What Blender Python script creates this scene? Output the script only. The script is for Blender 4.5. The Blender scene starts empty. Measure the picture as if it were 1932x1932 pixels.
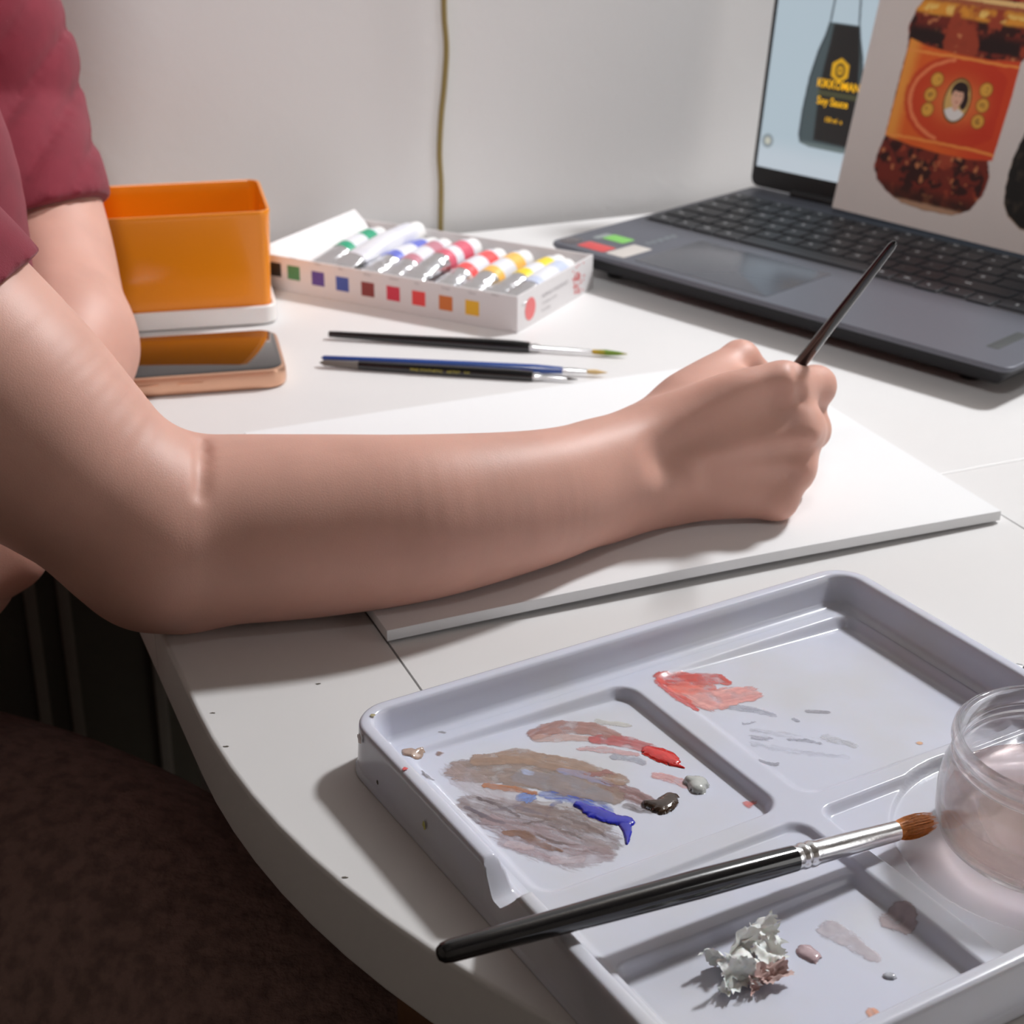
import bpy, bmesh, math, random
import numpy as np
from mathutils import Matrix, Vector
random.seed(3); rng = np.random.default_rng(5)
C = bpy.context.scene.collection
SC = bpy.context.scene
# ------------------------------------------------------------------ camera
CAMH = 0.335; FPX = 3090.0; PITCH = math.radians(25.05); ROLL = math.radians(0.41)
_f = np.array([0, math.cos(PITCH), -math.sin(PITCH)]); _r0 = np.array([1., 0, 0]); _u0 = np.array([0, math.sin(PITCH), math.cos(PITCH)])
_r = math.cos(ROLL)*_r0 + math.sin(ROLL)*_u0; _u = -math.sin(ROLL)*_r0 + math.cos(ROLL)*_u0
cam = bpy.data.cameras.new('camera'); camo = bpy.data.objects.new('camera', cam); C.objects.link(camo); SC.camera = camo
cam.lens = FPX/1932*36; cam.sensor_width = 36; cam.clip_start = 0.01
M = Matrix(((_r[0], _u[0], -_f[0], 0), (_r[1], _u[1], -_f[1], 0), (_r[2], _u[2], -_f[2], CAMH), (0, 0, 0, 1))); camo.matrix_world = M
cam.dof.use_dof = True; cam.dof.focus_distance = 0.58; cam.dof.aperture_fstop = 20
SC.view_settings.view_transform = 'Standard'; SC.view_settings.look = 'None'; SC.view_settings.gamma = 1
SC.view_settings.use_curve_mapping = False; SC.view_settings.exposure = 0.15
# ------------------------------------------------------------------ light
w = bpy.data.worlds.new('room_air'); SC.world = w; w.use_nodes = True
w.node_tree.nodes['Background'].inputs[0].default_value = (0.9, 0.85, 0.8, 1); w.node_tree.nodes['Background'].inputs[1].default_value = 0.012
def area(name, loc, target, size, power, col, shape='DISK'):
    l = bpy.data.lights.new(name, 'AREA'); l.shape = shape; l.size = size; l.energy = power; l.color = col
    o = bpy.data.objects.new(name, l); C.objects.link(o); o.location = loc
    o.rotation_euler = (Vector(target)-Vector(loc)).to_track_quat('-Z', 'Y').to_euler(); return o
area('lamp_light', (1.31, 1.70, 1.74), (0.1, 0.7, 0.0), 0.25, 50, (0.965, 0.98, 1.0))
area('right_fill_light', (2.0, .10, .55), (0.1, 1.0, 0.1), 0.9, 4.5, (1.0, .99, .98), 'SQUARE')  # broad fill added from the right, mainly for the wall; no window there
area('overhead_fill_light', (0.1, -0.5, 1.6), (0.1, 0.0, 0), 0.9, 0.15, (1.0, 0.93, 0.86))  # very weak overhead fill added as ambient, not a fitting of the room
def spot(name, loc, target, power, ang, blend, rad, col):       # spot light aimed at a target point
    l = bpy.data.lights.new(name, 'SPOT'); l.energy = power; l.spot_size = math.radians(ang); l.spot_blend = blend; l.shadow_soft_size = rad; l.color = col
    o = bpy.data.objects.new(name, l); C.objects.link(o); o.location = loc; o.rotation_euler = (Vector(target)-Vector(loc)).to_track_quat('-Z', 'Y').to_euler(); return o
spot('wall_fill_spot', (-.05, -.35, 1.45), (0.0, 1.3, .42), 47, 52, .8, .12, (.97, .985, 1.0))  # unseen spot added only to brighten the back wall

def ray(x, y): return _r*(x-966)/FPX - _u*(y-966)/FPX + _f
def at(x, y, z=0.0):                      # photograph point -> place at height z above the tabletop
    d = ray(x, y); t = (z-CAMH)/d[2]; return np.array([d[0]*t, d[1]*t, z])
def deep(x, y, Y):                        # photograph point -> place at distance Y
    d = ray(x, y); t = Y/d[1]; return np.array([d[0]*t, Y, CAMH+d[2]*t])

# ------------------------------------------------------------------ materials
def sR(c): return tuple(((v/255)/12.92 if v/255 <= .04045 else ((v/255+.055)/1.055)**2.4) for v in c)
MATS = {}
def mat(name, col=(.8,.8,.8), rough=.5, metal=0, coat=0, sss=0, bump=0, bscale=300, spec=.5, var=0, vscale=20, trans=0, ior=1.45, sheen=0, emit=0, bdist=.001, col2=None):
    if name in MATS: return MATS[name]
    m = bpy.data.materials.new(name); m.use_nodes = True; nt = m.node_tree; b = nt.nodes['Principled BSDF']
    b.inputs['Base Color'].default_value = (*col, 1); b.inputs['Roughness'].default_value = rough; b.inputs['Metallic'].default_value = metal
    b.inputs['Coat Weight'].default_value = coat; b.inputs['Coat Roughness'].default_value = .08
    b.inputs['Specular IOR Level'].default_value = spec; b.inputs['IOR'].default_value = ior
    b.inputs['Transmission Weight'].default_value = trans; b.inputs['Sheen Weight'].default_value = sheen
    if sss: b.inputs['Subsurface Weight'].default_value = sss; b.inputs['Subsurface Radius'].default_value = (1, .35, .2); b.inputs['Subsurface Scale'].default_value = .006
    if emit: b.inputs['Emission Color'].default_value = (*col, 1); b.inputs['Emission Strength'].default_value = emit
    tc = nt.nodes.new('ShaderNodeTexCoord')
    if bump:
        n = nt.nodes.new('ShaderNodeTexNoise'); n.inputs['Scale'].default_value = bscale; n.inputs['Detail'].default_value = 3
        bp = nt.nodes.new('ShaderNodeBump'); bp.inputs['Strength'].default_value = bump; bp.inputs['Distance'].default_value = bdist
        nt.links.new(tc.outputs['Object'], n.inputs['Vector']); nt.links.new(n.outputs['Fac'], bp.inputs['Height']); nt.links.new(bp.outputs['Normal'], b.inputs['Normal'])
    if var or col2:
        n = nt.nodes.new('ShaderNodeTexNoise'); n.inputs['Scale'].default_value = vscale; n.inputs['Detail'].default_value = 4
        r = nt.nodes.new('ShaderNodeMix'); r.data_type = 'RGBA'
        r.inputs[6].default_value = (*col, 1); c2 = col2 or tuple(v*(1-var) for v in col); r.inputs[7].default_value = (*c2, 1)
        mr = nt.nodes.new('ShaderNodeMapRange'); mr.inputs[1].default_value = .4; mr.inputs[2].default_value = .65
        nt.links.new(tc.outputs['Object'], n.inputs['Vector']); nt.links.new(n.outputs['Fac'], mr.inputs[0]); nt.links.new(mr.outputs[0], r.inputs[0]); nt.links.new(r.outputs[2], b.inputs['Base Color'])
    MATS[name] = m; return m
def attr_mat(name, rough=.4, alpha=False, coat=0, emit=0, spec=.5, bump=0, bscale=900):
    if name in MATS: return MATS[name]
    m = bpy.data.materials.new(name); m.use_nodes = True; nt = m.node_tree; b = nt.nodes['Principled BSDF']
    a = nt.nodes.new('ShaderNodeAttribute'); a.attribute_name = 'Col'
    nt.links.new(a.outputs['Color'], b.inputs['Base Color']); b.inputs['Roughness'].default_value = rough; b.inputs['Coat Weight'].default_value = coat
    b.inputs['Specular IOR Level'].default_value = spec
    if alpha: nt.links.new(a.outputs['Alpha'], b.inputs['Alpha'])
    if emit:
        b.inputs['Base Color'].default_value = (.02,.02,.02,1); nt.links.remove(b.inputs['Base Color'].links[0])
        nt.links.new(a.outputs['Color'], b.inputs['Emission Color']); b.inputs['Emission Strength'].default_value = emit
    if bump:
        n = nt.nodes.new('ShaderNodeTexNoise'); n.inputs['Scale'].default_value = bscale; bp = nt.nodes.new('ShaderNodeBump'); bp.inputs['Strength'].default_value = bump; bp.inputs['Distance'].default_value = .0005
        tc = nt.nodes.new('ShaderNodeTexCoord'); nt.links.new(tc.outputs['Object'], n.inputs['Vector']); nt.links.new(n.outputs['Fac'], bp.inputs['Height']); nt.links.new(bp.outputs['Normal'], b.inputs['Normal'])
    MATS[name] = m; return m

# ------------------------------------------------------------------ object helpers
def empty(name, loc, label, cat, group=None):
    o = bpy.data.objects.new(name, None); C.objects.link(o); o.location = tuple(float(v) for v in loc); o.empty_display_size = .02
    o['label'] = label; o['category'] = cat
    if group: o['group'] = group
    return o
def tag(o, label=None, cat=None, group=None, kind=None):
    if label: o['label'] = label
    if cat: o['category'] = cat
    if group: o['group'] = group
    if kind: o['kind'] = kind
    return o
def linkmesh(name, me, m, parent=None, smooth=True, angle=None):
    if not me.materials: 
        for mm in (m if isinstance(m, list) else [m]): me.materials.append(mm)
    if smooth: 
        me.shade_smooth()
        if angle: me.set_sharp_from_angle(angle=math.radians(angle))
    o = bpy.data.objects.new(name, me); C.objects.link(o)
    if parent is not None:
        o.parent = parent
        q = parent; off = Vector((0,0,0))
        while q is not None: off += q.location; q = q.parent
        o.location = -off          # meshes are written in room coordinates
    return o
def mesh(name, V, F, m, parent=None, smooth=True, angle=35):
    me = bpy.data.meshes.new(name); me.from_pydata([tuple(map(float, v)) for v in V], [], F); me.update()
    return linkmesh(name, me, m, parent, smooth, angle)
class MB:
    def __init__(s): s.V = []; s.F = []
    def add(s, V, F):
        n = len(s.V); s.V += [tuple(map(float, v)) for v in V]; s.F += [tuple(i+n for i in f) for f in F]; return s
    def box(s, o, ax, ay, az, bev=0):      # corner o with three edge vectors; chamfered edges
        o, ax, ay, az = [np.array(v, float) for v in (o, ax, ay, az)]
        if bev <= 0:
            V = [o+i*ax+j*ay+k*az for k in (0,1) for j in (0,1) for i in (0,1)]
            return s.add(V, [(0,2,3,1),(4,5,7,6),(0,1,5,4),(2,6,7,3),(0,4,6,2),(1,3,7,5)])
        bm = bmesh.new(); vs = [bm.verts.new(o+i*ax+j*ay+k*az) for k in (0,1) for j in (0,1) for i in (0,1)]
        for f in [(0,2,3,1),(4,5,7,6),(0,1,5,4),(2,6,7,3),(0,4,6,2),(1,3,7,5)]: bm.faces.new([vs[i] for i in f])
        bmesh.ops.bevel(bm, geom=bm.edges[:], offset=bev, segments=2, affect='EDGES', profile=.7)
        bm.verts.index_update(); s.add([v.co for v in bm.verts], [tuple(v.index for v in f.verts) for f in bm.faces]); bm.free(); return s
    def rings(s, R, cap0=True, cap1=True, close=False):
        n = len(R[0]); b = len(s.V)
        for r in R: s.V += [tuple(map(float, p)) for p in r]
        m_ = len(R)
        for i in range(m_-1 + (1 if close else 0)):
            for j in range(n):
                a0 = b+(i % m_)*n+j; a1 = b+(i % m_)*n+(j+1) % n; c0 = b+((i+1) % m_)*n+j; c1 = b+((i+1) % m_)*n+(j+1) % n
                s.F.append((a0, a1, c1, c0))
        if not close and cap0: s.F.append(tuple(b+j for j in range(n))[::-1])
        if not close and cap1: s.F.append(tuple(b+(m_-1)*n+j for j in range(n)))
        return s
    def lathe(s, p0, d, prof, n=24, **k):   # prof: (distance along d, radius)
        p0 = np.array(p0, float); d = np.array(d, float); d /= np.linalg.norm(d)
        a = np.cross(d, [0,0,1.]) if abs(d[2]) < .95 else np.cross(d, [0,1.,0]); a /= np.linalg.norm(a); b = np.cross(d, a)
        return s.rings([[p0+d*t+r*(math.cos(q)*a+math.sin(q)*b) for q in np.linspace(0, 2*math.pi, n, endpoint=False)] for t, r in prof], **k)
    def build(s, name, m, parent=None, smooth=True, angle=35): return mesh(name, s.V, s.F, m, parent, smooth, angle)
def rrect(w, h, r, n=6, off=0):            # rounded rectangle loop (centre origin)
    w = w/2+off; h = h/2+off; r = max(r+off, 1e-5); P = []
    for cx, cy, a0 in ((w-r, h-r, 0), (-w+r, h-r, 90), (-w+r, -h+r, 180), (w-r, -h+r, 270)):
        for k in range(n+1):
            a = math.radians(a0+90*k/n); P.append((cx+r*math.cos(a), cy+r*math.sin(a)))
    return P
def frame(o, e1, e2):
    o, e1, e2 = [np.array(v, float) for v in (o, e1, e2)]
    return lambda a, b, c=0.0: o+e1*a+e2*b+np.cross(e1, e2)*c
def text_mesh(body, size, f, c, bold=0.0, align='LEFT', sx=1.0, res=2):
    cu = bpy.data.curves.new('t', 'FONT'); cu.body = body; cu.size = size; cu.resolution_u = res; cu.offset = bold; cu.align_x = align
    o = bpy.data.objects.new('t', cu); C.objects.link(o); dg = bpy.context.evaluated_depsgraph_get(); me = bpy.data.meshes.new_from_object(o.evaluated_get(dg))
    V = [f(c[0]+v.co.x*sx, c[1]+v.co.y, c[2]) for v in me.vertices]; F = [tuple(p.vertices) for p in me.polygons]
    C.objects.unlink(o); bpy.data.objects.remove(o); bpy.data.meshes.remove(me); return V, F

# ------------------------------------------------------------------ noise / distance-field tools (numpy)
_tab = rng.random((256, 256)).astype(np.float32)
def vn(x, y, seed=0):
    x = np.asarray(x)+seed*17.3; y = np.asarray(y)+seed*9.7; xi = np.floor(x).astype(int); yi = np.floor(y).astype(int); fx = x-xi; fy = y-yi
    fx = fx*fx*(3-2*fx); fy = fy*fy*(3-2*fy); g = lambda a, b: _tab[a % 256, b % 256]
    return (g(xi, yi)*(1-fx)+g(xi+1, yi)*fx)*(1-fy)+(g(xi, yi+1)*(1-fx)+g(xi+1, yi+1)*fx)*fy
def fbm(x, y, seed=0, o=4):
    s = 0; a = .5; t = 0
    for k in range(o): s = s+a*vn(x*2**k, y*2**k, seed+k*3); t += a; a *= .5
    return s/t
def sst(a, b, x): t = np.clip((x-a)/(b-a), 0, 1); return t*t*(3-2*t)
def pl_dist(x, y, P, W=None):              # distance to polyline, interpolated value W, position along
    best = np.full(x.shape, 1e9); w_ = np.zeros(x.shape); s_ = np.zeros(x.shape); side = np.zeros(x.shape); L = 0
    for i in range(len(P)-1):
        ax, ay = P[i]; bx, by = P[i+1]; dx, dy = bx-ax, by-ay; l = math.hypot(dx, dy)+1e-9
        t = np.clip(((x-ax)*dx+(y-ay)*dy)/l**2, 0, 1); qx = x-ax-t*dx; qy = y-ay-t*dy; d = np.hypot(qx, qy)
        ww = (W[i]*(1-t)+W[i+1]*t) if W is not None else 1
        sc = d/ww; m_ = sc < best; best = np.where(m_, sc, best); w_ = np.where(m_, ww, w_); s_ = np.where(m_, L+t*l, s_); side = np.where(m_, (dx*qy-dy*qx)/l, side); L += l
    return best, w_, s_, side
def grid_mesh(name, nu, nv, pos, col, m, parent=None, cut=None):
    idx = np.arange(nu*nv).reshape(nu, nv); a = idx[:-1, :-1]; b = idx[1:, :-1]; c = idx[1:, 1:]; d = idx[:-1, 1:]
    F = np.stack([a, b, c, d], -1).reshape(-1, 4); V = pos.reshape(-1, 3)
    if cut is not None:
        k = cut.reshape(-1)[F].max(1) > 0; F = F[k]; used = np.unique(F); rm = -np.ones(len(V), int); rm[used] = np.arange(len(used)); F = rm[F]; V = V[used]; col = col.reshape(-1, 4)[used] if col is not None else None
    me = bpy.data.meshes.new(name); me.vertices.add(len(V)); me.vertices.foreach_set('co', V.astype(np.float32).ravel())
    me.loops.add(F.size); me.loops.foreach_set('vertex_index', F.astype(np.int32).ravel()); me.polygons.add(len(F)); me.polygons.foreach_set('loop_start', np.arange(0, F.size, 4, dtype=np.int32)); me.update(calc_edges=True)
    if col is not None:
        at_ = me.color_attributes.new('Col', 'FLOAT_COLOR', 'POINT'); at_.data.foreach_set('color', col.reshape(-1).astype(np.float32))
    return linkmesh(name, me, m, parent)
class Field:
    def __init__(s, lo, hi, h):
        s.lo = np.array(lo, np.float32); s.h = h; s.n = np.ceil((np.array(hi)-lo)/h).astype(int)+1
        s.ax = [(s.lo[i]+h*np.arange(s.n[i])).astype(np.float32) for i in range(3)]; s.F = np.full(s.n, .05, np.float32)
    def sub(s, lo, hi):
        sl = []
        for i in range(3):
            a = int(max(0, (lo[i]-s.lo[i])//s.h)); b = int(min(s.n[i], (hi[i]-s.lo[i])//s.h+2))
            if b-a < 2: return None
            sl.append(slice(a, b))
        return tuple(sl)
    def seg(s, c0, c1, r0, r1, ad, sl, ends=(1, 1)):
        X = s.ax[0][sl[0]][:, None, None]; Y = s.ax[1][sl[1]][None, :, None]; Z = s.ax[2][sl[2]][None, None, :]
        c0 = np.array(c0); c1 = np.array(c1); t = c1-c0; L = np.linalg.norm(t); t = t/L if L > 1e-6 else np.array([1., 0, 0])
        a = np.array(ad, float); a -= t*(a@t); a /= np.linalg.norm(a); b = np.cross(t, a)
        px, py, pz = X-c0[0], Y-c0[1], Z-c0[2]; dt = px*t[0]+py*t[1]+pz*t[2]; u = np.clip(dt/max(L, 1e-6), 0, 1)
        ra = r0[0]*(1-u)+r1[0]*u; rb = r0[1]*(1-u)+r1[1]*u
        qa = (px*a[0]+py*a[1]+pz*a[2]); qb = (px*b[0]+py*b[1]+pz*b[2]); qt = dt-u*L; rt = (ra+rb)/2*np.where(qt < 0, 1. if ends[0] else .5, 1. if ends[1] else .5)
        k0 = np.sqrt((qa/ra)**2+(qb/rb)**2+(qt/rt)**2); k1 = np.sqrt((qa/ra**2)**2+(qb/rb**2)**2+(qt/rt**2)**2)+1e-6
        return (k0*(k0-1)/k1).astype(np.float32)
    def chain(s, st, k=.01, ad=(0, 0, 1), n=7, cut=False, disp=None):   # st: (point, ra, rb)
        P = np.array([np.r_[p, ra, rb] for p, ra, rb in st], float)
        if len(P) > 2:
            Q = []; E_ = np.vstack([2*P[0]-P[1], P, 2*P[-1]-P[-2]])
            for i in range(1, len(E_)-2):
                for j in range(n):
                    t = j/n; p0, p1, p2, p3 = E_[i-1:i+3]
                    Q.append(.5*((2*p1)+(-p0+p2)*t+(2*p0-5*p1+4*p2-p3)*t*t+(-p0+3*p1-3*p2+p3)*t**3))
            Q.append(P[-1]); P = np.array(Q)
        mg = P[:, 3:].max()+k+.012; sl = s.sub(P[:, :3].min(0)-mg, P[:, :3].max(0)+mg)
        if sl is None: return s
        D = None
        for i in range(len(P)-1):
            d = s.seg(P[i, :3], P[i+1, :3], P[i, 3:], P[i+1, 3:], ad, sl, (i == 0, i == len(P)-2)); D = d if D is None else np.minimum(D, d)
        if disp is not None: D = D+disp(s.ax[0][sl[0]][:, None, None], s.ax[1][sl[1]][None, :, None], s.ax[2][sl[2]][None, None, :])
        A = s.F[sl]
        if cut: D = -D; h = np.clip(.5-.5*(D-A)/k, 0, 1); h = 1-h; s.F[sl] = A*(1-h)+D*h+k*h*(1-h)
        else: h = np.clip(.5+.5*(A-D)/k, 0, 1); s.F[sl] = A*(1-h)+D*h-k*h*(1-h)
        return s
    def plane(s, p, nrm):                    # keep the side the normal points away from
        X = s.ax[0][:, None, None]; Y = s.ax[1][None, :, None]; Z = s.ax[2][None, None, :]
        s.F = np.maximum(s.F, ((X-p[0])*nrm[0]+(Y-p[1])*nrm[1]+(Z-p[2])*nrm[2]).astype(np.float32)); return s
    def mesh(s, smooth=2):
        F = s.F; n = s.n; B = F < 0
        cnt = np.zeros(n-1, np.int8)
        for i in (0, 1):
            for j in (0, 1):
                for k in (0, 1): cnt += B[i:n[0]-1+i, j:n[1]-1+j, k:n[2]-1+k]
        act = (cnt > 0) & (cnt < 8); ci = np.argwhere(act); vid = -np.ones(n-1, np.int32); vid[act] = np.arange(len(ci))
        cor = {(i, j, k): F[ci[:, 0]+i, ci[:, 1]+j, ci[:, 2]+k] for i in (0, 1) for j in (0, 1) for k in (0, 1)}
        acc = np.zeros((len(ci), 3)); num = np.zeros(len(ci))
        for a in cor:
            for ax_ in range(3):
                if a[ax_] == 0:
                    b = list(a); b[ax_] = 1; b = tuple(b); fa, fb = cor[a], cor[b]; x = (fa < 0) != (fb < 0)
                    t = np.where(x, fa/np.where(x, fa-fb, 1), 0); p = np.array(a, float)[None].repeat(len(ci), 0); p[:, ax_] = t
                    acc += p*x[:, None]; num += x
        V = (ci+acc/num[:, None])*s.h+s.lo; Q = []
        for ax_ in range(3):
            o1, o2 = (ax_+1) % 3, (ax_+2) % 3
            sa = [slice(None)]*3; sb = [slice(None)]*3; sa[ax_] = slice(0, n[ax_]-1); sb[ax_] = slice(1, n[ax_])
            A_ = B[tuple(sa)]; B_ = B[tuple(sb)]; e = np.argwhere(A_ != B_); e = e[(e[:, o1] > 0) & (e[:, o2] > 0) & (e[:, o1] < n[o1]-1) & (e[:, o2] < n[o2]-1)]
            ins = A_[tuple(e.T)]; q = []
            for d1, d2 in ((-1, -1), (0, -1), (0, 0), (-1, 0)):
                c = e.copy(); c[:, o1] += d1; c[:, o2] += d2; q.append(vid[tuple(c.T)])
            q = np.stack(q, 1); q[~ins] = q[~ins][:, ::-1]; Q.append(q)
        Q = np.vstack(Q)
        for _ in range(smooth):
            S = np.zeros_like(V); N = np.zeros(len(V))
            for i in range(4):
                for j in ((i+1) % 4, (i-1) % 4): np.add.at(S, Q[:, i], V[Q[:, j]]); np.add.at(N, Q[:, i], 1)
            V = V*.45+.55*S/np.maximum(N, 1)[:, None]
        return V, Q
def quads_obj(name, parts, m, parent=None):
    V = np.vstack([p[0] for p in parts]); off = 0; Fs = []
    for v, f in parts: Fs.append(f+off); off += len(v)
    F = np.vstack(Fs); me = bpy.data.meshes.new(name); me.vertices.add(len(V)); me.vertices.foreach_set('co', V.astype(np.float32).ravel())
    me.loops.add(F.size); me.loops.foreach_set('vertex_index', F.astype(np.int32).ravel()); me.polygons.add(len(F)); me.polygons.foreach_set('loop_start', np.arange(0, F.size, 4, dtype=np.int32)); me.update(calc_edges=True); me.validate()
    return linkmesh(name, me, m, parent)

# ================================================================== SETTING
U = np.array([.92, .392, 0]); U /= np.linalg.norm(U); Vv = np.array([-U[1], U[0], 0])     # along / away directions of the table
uv = lambda u, v, z=0.0: U*u+Vv*v+np.array([0, 0, z])
FLOOR = -.74; VW = 1.152; U0, U1, V0, CEIL = -1.5, 2.4, -1.7, 1.95
m_wall = mat('painted_wall', (.80, .79, .785), .75, bump=.15, bscale=180, var=.03, vscale=3)
m_room = mat('dim_room_paint', (.30, .26, .225), .85, bump=.1, bscale=60)
def slab(name, a, b, c, d, zlo, zhi, m): return tag(MB().box(uv(a, b, zlo), U*(c-a), Vv*(d-b), (0, 0, zhi-zlo)).build(name, m, smooth=False), kind='structure')
slab('wall_back', U0-.1, VW, U1+.1, VW+.1, FLOOR, CEIL, m_wall)
slab('wall_left', U0-.1, V0, U0, VW, FLOOR, CEIL, m_room); slab('wall_right', U1, V0, U1+.1, VW, FLOOR, CEIL, m_room)
slab('wall_front', U0-.1, V0-.1, U1+.1, V0, FLOOR, CEIL, m_room)
slab('ceiling', U0-.1, V0-.1, U1+.1, VW+.1, CEIL, CEIL+.1, m_room)
slab('floor', U0-.1, V0-.1, U1+.1, VW+.1, FLOOR-.1, FLOOR, mat('dark_floor', (.07, .05, .04), .6, bump=.1, bscale=30, var=.4, vscale=6))
# dark boarding on the wall below the table, with raised vertical strips
m_board = mat('dark_boarding', (.15, .14, .11), .6, var=.2, vscale=9); m_strip = mat('dark_batten', (.34, .31, .27), .6)
bd = tag(MB().box(uv(U0, VW-.012, FLOOR), U*(1.9-U0), Vv*.0119, (0, 0, -.05-FLOOR)).build('trim_1', m_board, smooth=False), kind='structure')
for k, px in enumerate((60, 122, 285)):
    # strip stands where the ray under the table meets the boarding
    d = ray(px, 1250); n = Vv; t = (VW-.012-0)/(d@n); p = np.array([0, 0, CAMH])+d*t; u = p@U
    MB().box(uv(u, VW-.018, FLOOR), U*.009, Vv*.0059, (0, 0, -.06-FLOOR), .0015).build('batten', m_strip, bd)

# ================================================================== TABLE
m_tab = mat('white_lacquer', sR((222, 220, 219)), .42, spec=.35, coat=.0, bump=.05, bscale=90, var=.02, vscale=8, bdist=.0005)
m_edge = m_tab
CU, CVn, TR, TH = .499, .54, .4, .03
def outline():
    P = []
    for k in range(61): a = math.pi+math.pi*k/60; P.append((CU+TR*math.cos(a), CVn+TR*math.sin(a)))
    for k in range(9): a = math.pi/2*k/8; P.append((CU+TR-.08+.08*math.cos(a), 1.055+.08*math.sin(a)))
    for k in range(9): a = math.pi/2+math.pi/2*k/8; P.append((CU-TR+.08+.08*math.cos(a), 1.055+.08*math.sin(a)))
    return P
def clip(P, f):
    R = []
    for i in range(len(P)):
        a, b = P[i], P[(i+1) % len(P)]; fa, fb = f(a), f(b)
        if fa >= 0: R.append(a)
        if (fa > 0) != (fb > 0) and abs(fa-fb) > 1e-9: t = fa/(fa-fb); R.append((a[0]+(b[0]-a[0])*t, a[1]+(b[1]-a[1])*t))
    return R
tb = empty('table', uv(CU, .75, FLOOR), 'white round-ended wooden table with worn edge and thin seams in its top', 'table')
g = .0005; OUT = outline()
pieces = [[lambda p: .184-g-p[0], lambda p: .6185-g-p[1]], [lambda p: p[0]-.184-g, lambda p: .499-g-p[0], lambda p: .6185-g-p[1]], [lambda p: p[0]-.499-g, lambda p: .6185-g-p[1]], [lambda p: p[1]-.6185-g]]
for fs in pieces:
    P = OUT
    for f in fs: P = clip(P, f)
    Q = []
    for p in P:
        if not Q or math.hypot(p[0]-Q[-1][0], p[1]-Q[-1][1]) > 1e-5: Q.append(p)
    bm = bmesh.new(); top = [bm.verts.new(uv(a, b, 0)) for a, b in Q]; f = bm.faces.new(top); r_ = bmesh.ops.extrude_face_region(bm, geom=[f]); bmesh.ops.translate(bm, verts=[v for v in r_['geom'] if isinstance(v, bmesh.types.BMVert)], vec=(0, 0, -TH))
    bmesh.ops.recalc_face_normals(bm, faces=bm.faces[:])
    # soften only the outer rim
    def rim(v): a, b = v.co.dot(Vector(U)), v.co.dot(Vector(Vv)); return b > 1.13 or abs(a-.099) < .002 or abs(a-.899) < .002 or (b < .56 and abs(math.hypot(a-CU, b-CVn)-TR) < .0015) or (b > 1.05 and (a < .18 or a > .82) and math.hypot(max(.179-a, a-.819, 0), b-1.055) > .076)
    ed = [e for e in bm.edges if abs(e.verts[0].co.z-e.verts[1].co.z) < 1e-6 and rim(e.verts[0]) and rim(e.verts[1])]
    bmesh.ops.bevel(bm, geom=ed, offset=.0022, segments=3, affect='EDGES', profile=.6)
    me = bpy.data.meshes.new('tabletop_board'); bm.to_mesh(me); bm.free(); linkmesh('tabletop_board', me, m_tab, tb, True, 40)
ap = MB()
for (a0, b0), (a1, b1) in zip([(.20, .30), (.80, .30), (.80, 1.02), (.20, 1.02)], [(.80, .30), (.80, 1.02), (.20, 1.02), (.20, .30)]):
    d = np.array([a1-a0, b1-b0]); L = np.linalg.norm(d); d /= L; nn = np.array([-d[1], d[0]])
    ap.box(uv(a0, b0, -.10), U*d[0]*L+Vv*d[1]*L, U*nn[0]*.018+Vv*nn[1]*.018, (0, 0, .0695), .001)
ap.build('apron', m_tab, tb)
for a, b in ((.17, .75), (.80, .30), (.80, 1.02), (.21, 1.02), ): MB().box(uv(a-.02, b-.02, FLOOR), U*.045, Vv*.045, (0, 0, -FLOOR-.0305), .003).build('leg', m_tab, tb)
m_brownwood = mat('brown_wood', (.16, .075, .035), .5, var=.4, vscale=30)
MB().lathe(at(803, 1925, -.12)+np.array([0.012, -.012, FLOOR+.12]), (0, 0, 1), [(0, .016), (.3, .02), (.6, .022), (-FLOOR-.0305, .022)], 20).build('leg', m_brownwood, tb)['label'] = 'round brown wooden leg'
# chips of missing paint along the rim
for px, py in ((402, 1345), (427, 1408), (650, 1655), (600, 1290)):
    c = at(px, py, .0001); n = 9; MB().add([c+np.array([math.cos(q)*.0010*(.5+random.random()), math.sin(q)*.0004*(.5+random.random()), 0.00005]) for q in np.linspace(0, 6.28, n, endpoint=False)], [tuple(range(n))]).build('paint_chip', mat('bare_chip', (.12, .10, .08), .8), tb, smooth=False)

# cord hanging on the wall
def on_wall(px, py, off=.004): d = ray(px, py); t = (VW-off)/(d@Vv); return np.array([0, 0, CAMH])+d*t
cp = [on_wall(830, -2600), on_wall(834, -1500), on_wall(832, -700)]+[on_wall(*p) for p in ((836, -160), (837, -40), (838, 30), (842, 90), (838, 160), (832, 220), (829, 290), (832, 350), (831, 440), (832, 520), (834, 700), (838, 1000))]
Q_ = []
for i in range(len(cp)-1):
    p0, p1, p2, p3 = cp[max(i-1, 0)], cp[i], cp[i+1], cp[min(i+2, len(cp)-1)]
    for k in range(8): t = k/8; Q_.append(.5*((2*p1)+(-p0+p2)*t+(2*p0-5*p1+4*p2-p3)*t*t+(-p0+3*p1-3*p2+p3)*t**3))
oc = MB().rings([[q+U*math.cos(a)*.0021+Vv*math.sin(a)*.0021 for a in np.linspace(0, 2*math.pi, 10, endpoint=False)] for q in Q_]).build('cord', mat('olive_cord', (.27, .20, .07), .5))
tag(oc, 'thin olive brown cord hanging down the grey wall behind the box of paint tubes', 'cord')

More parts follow.
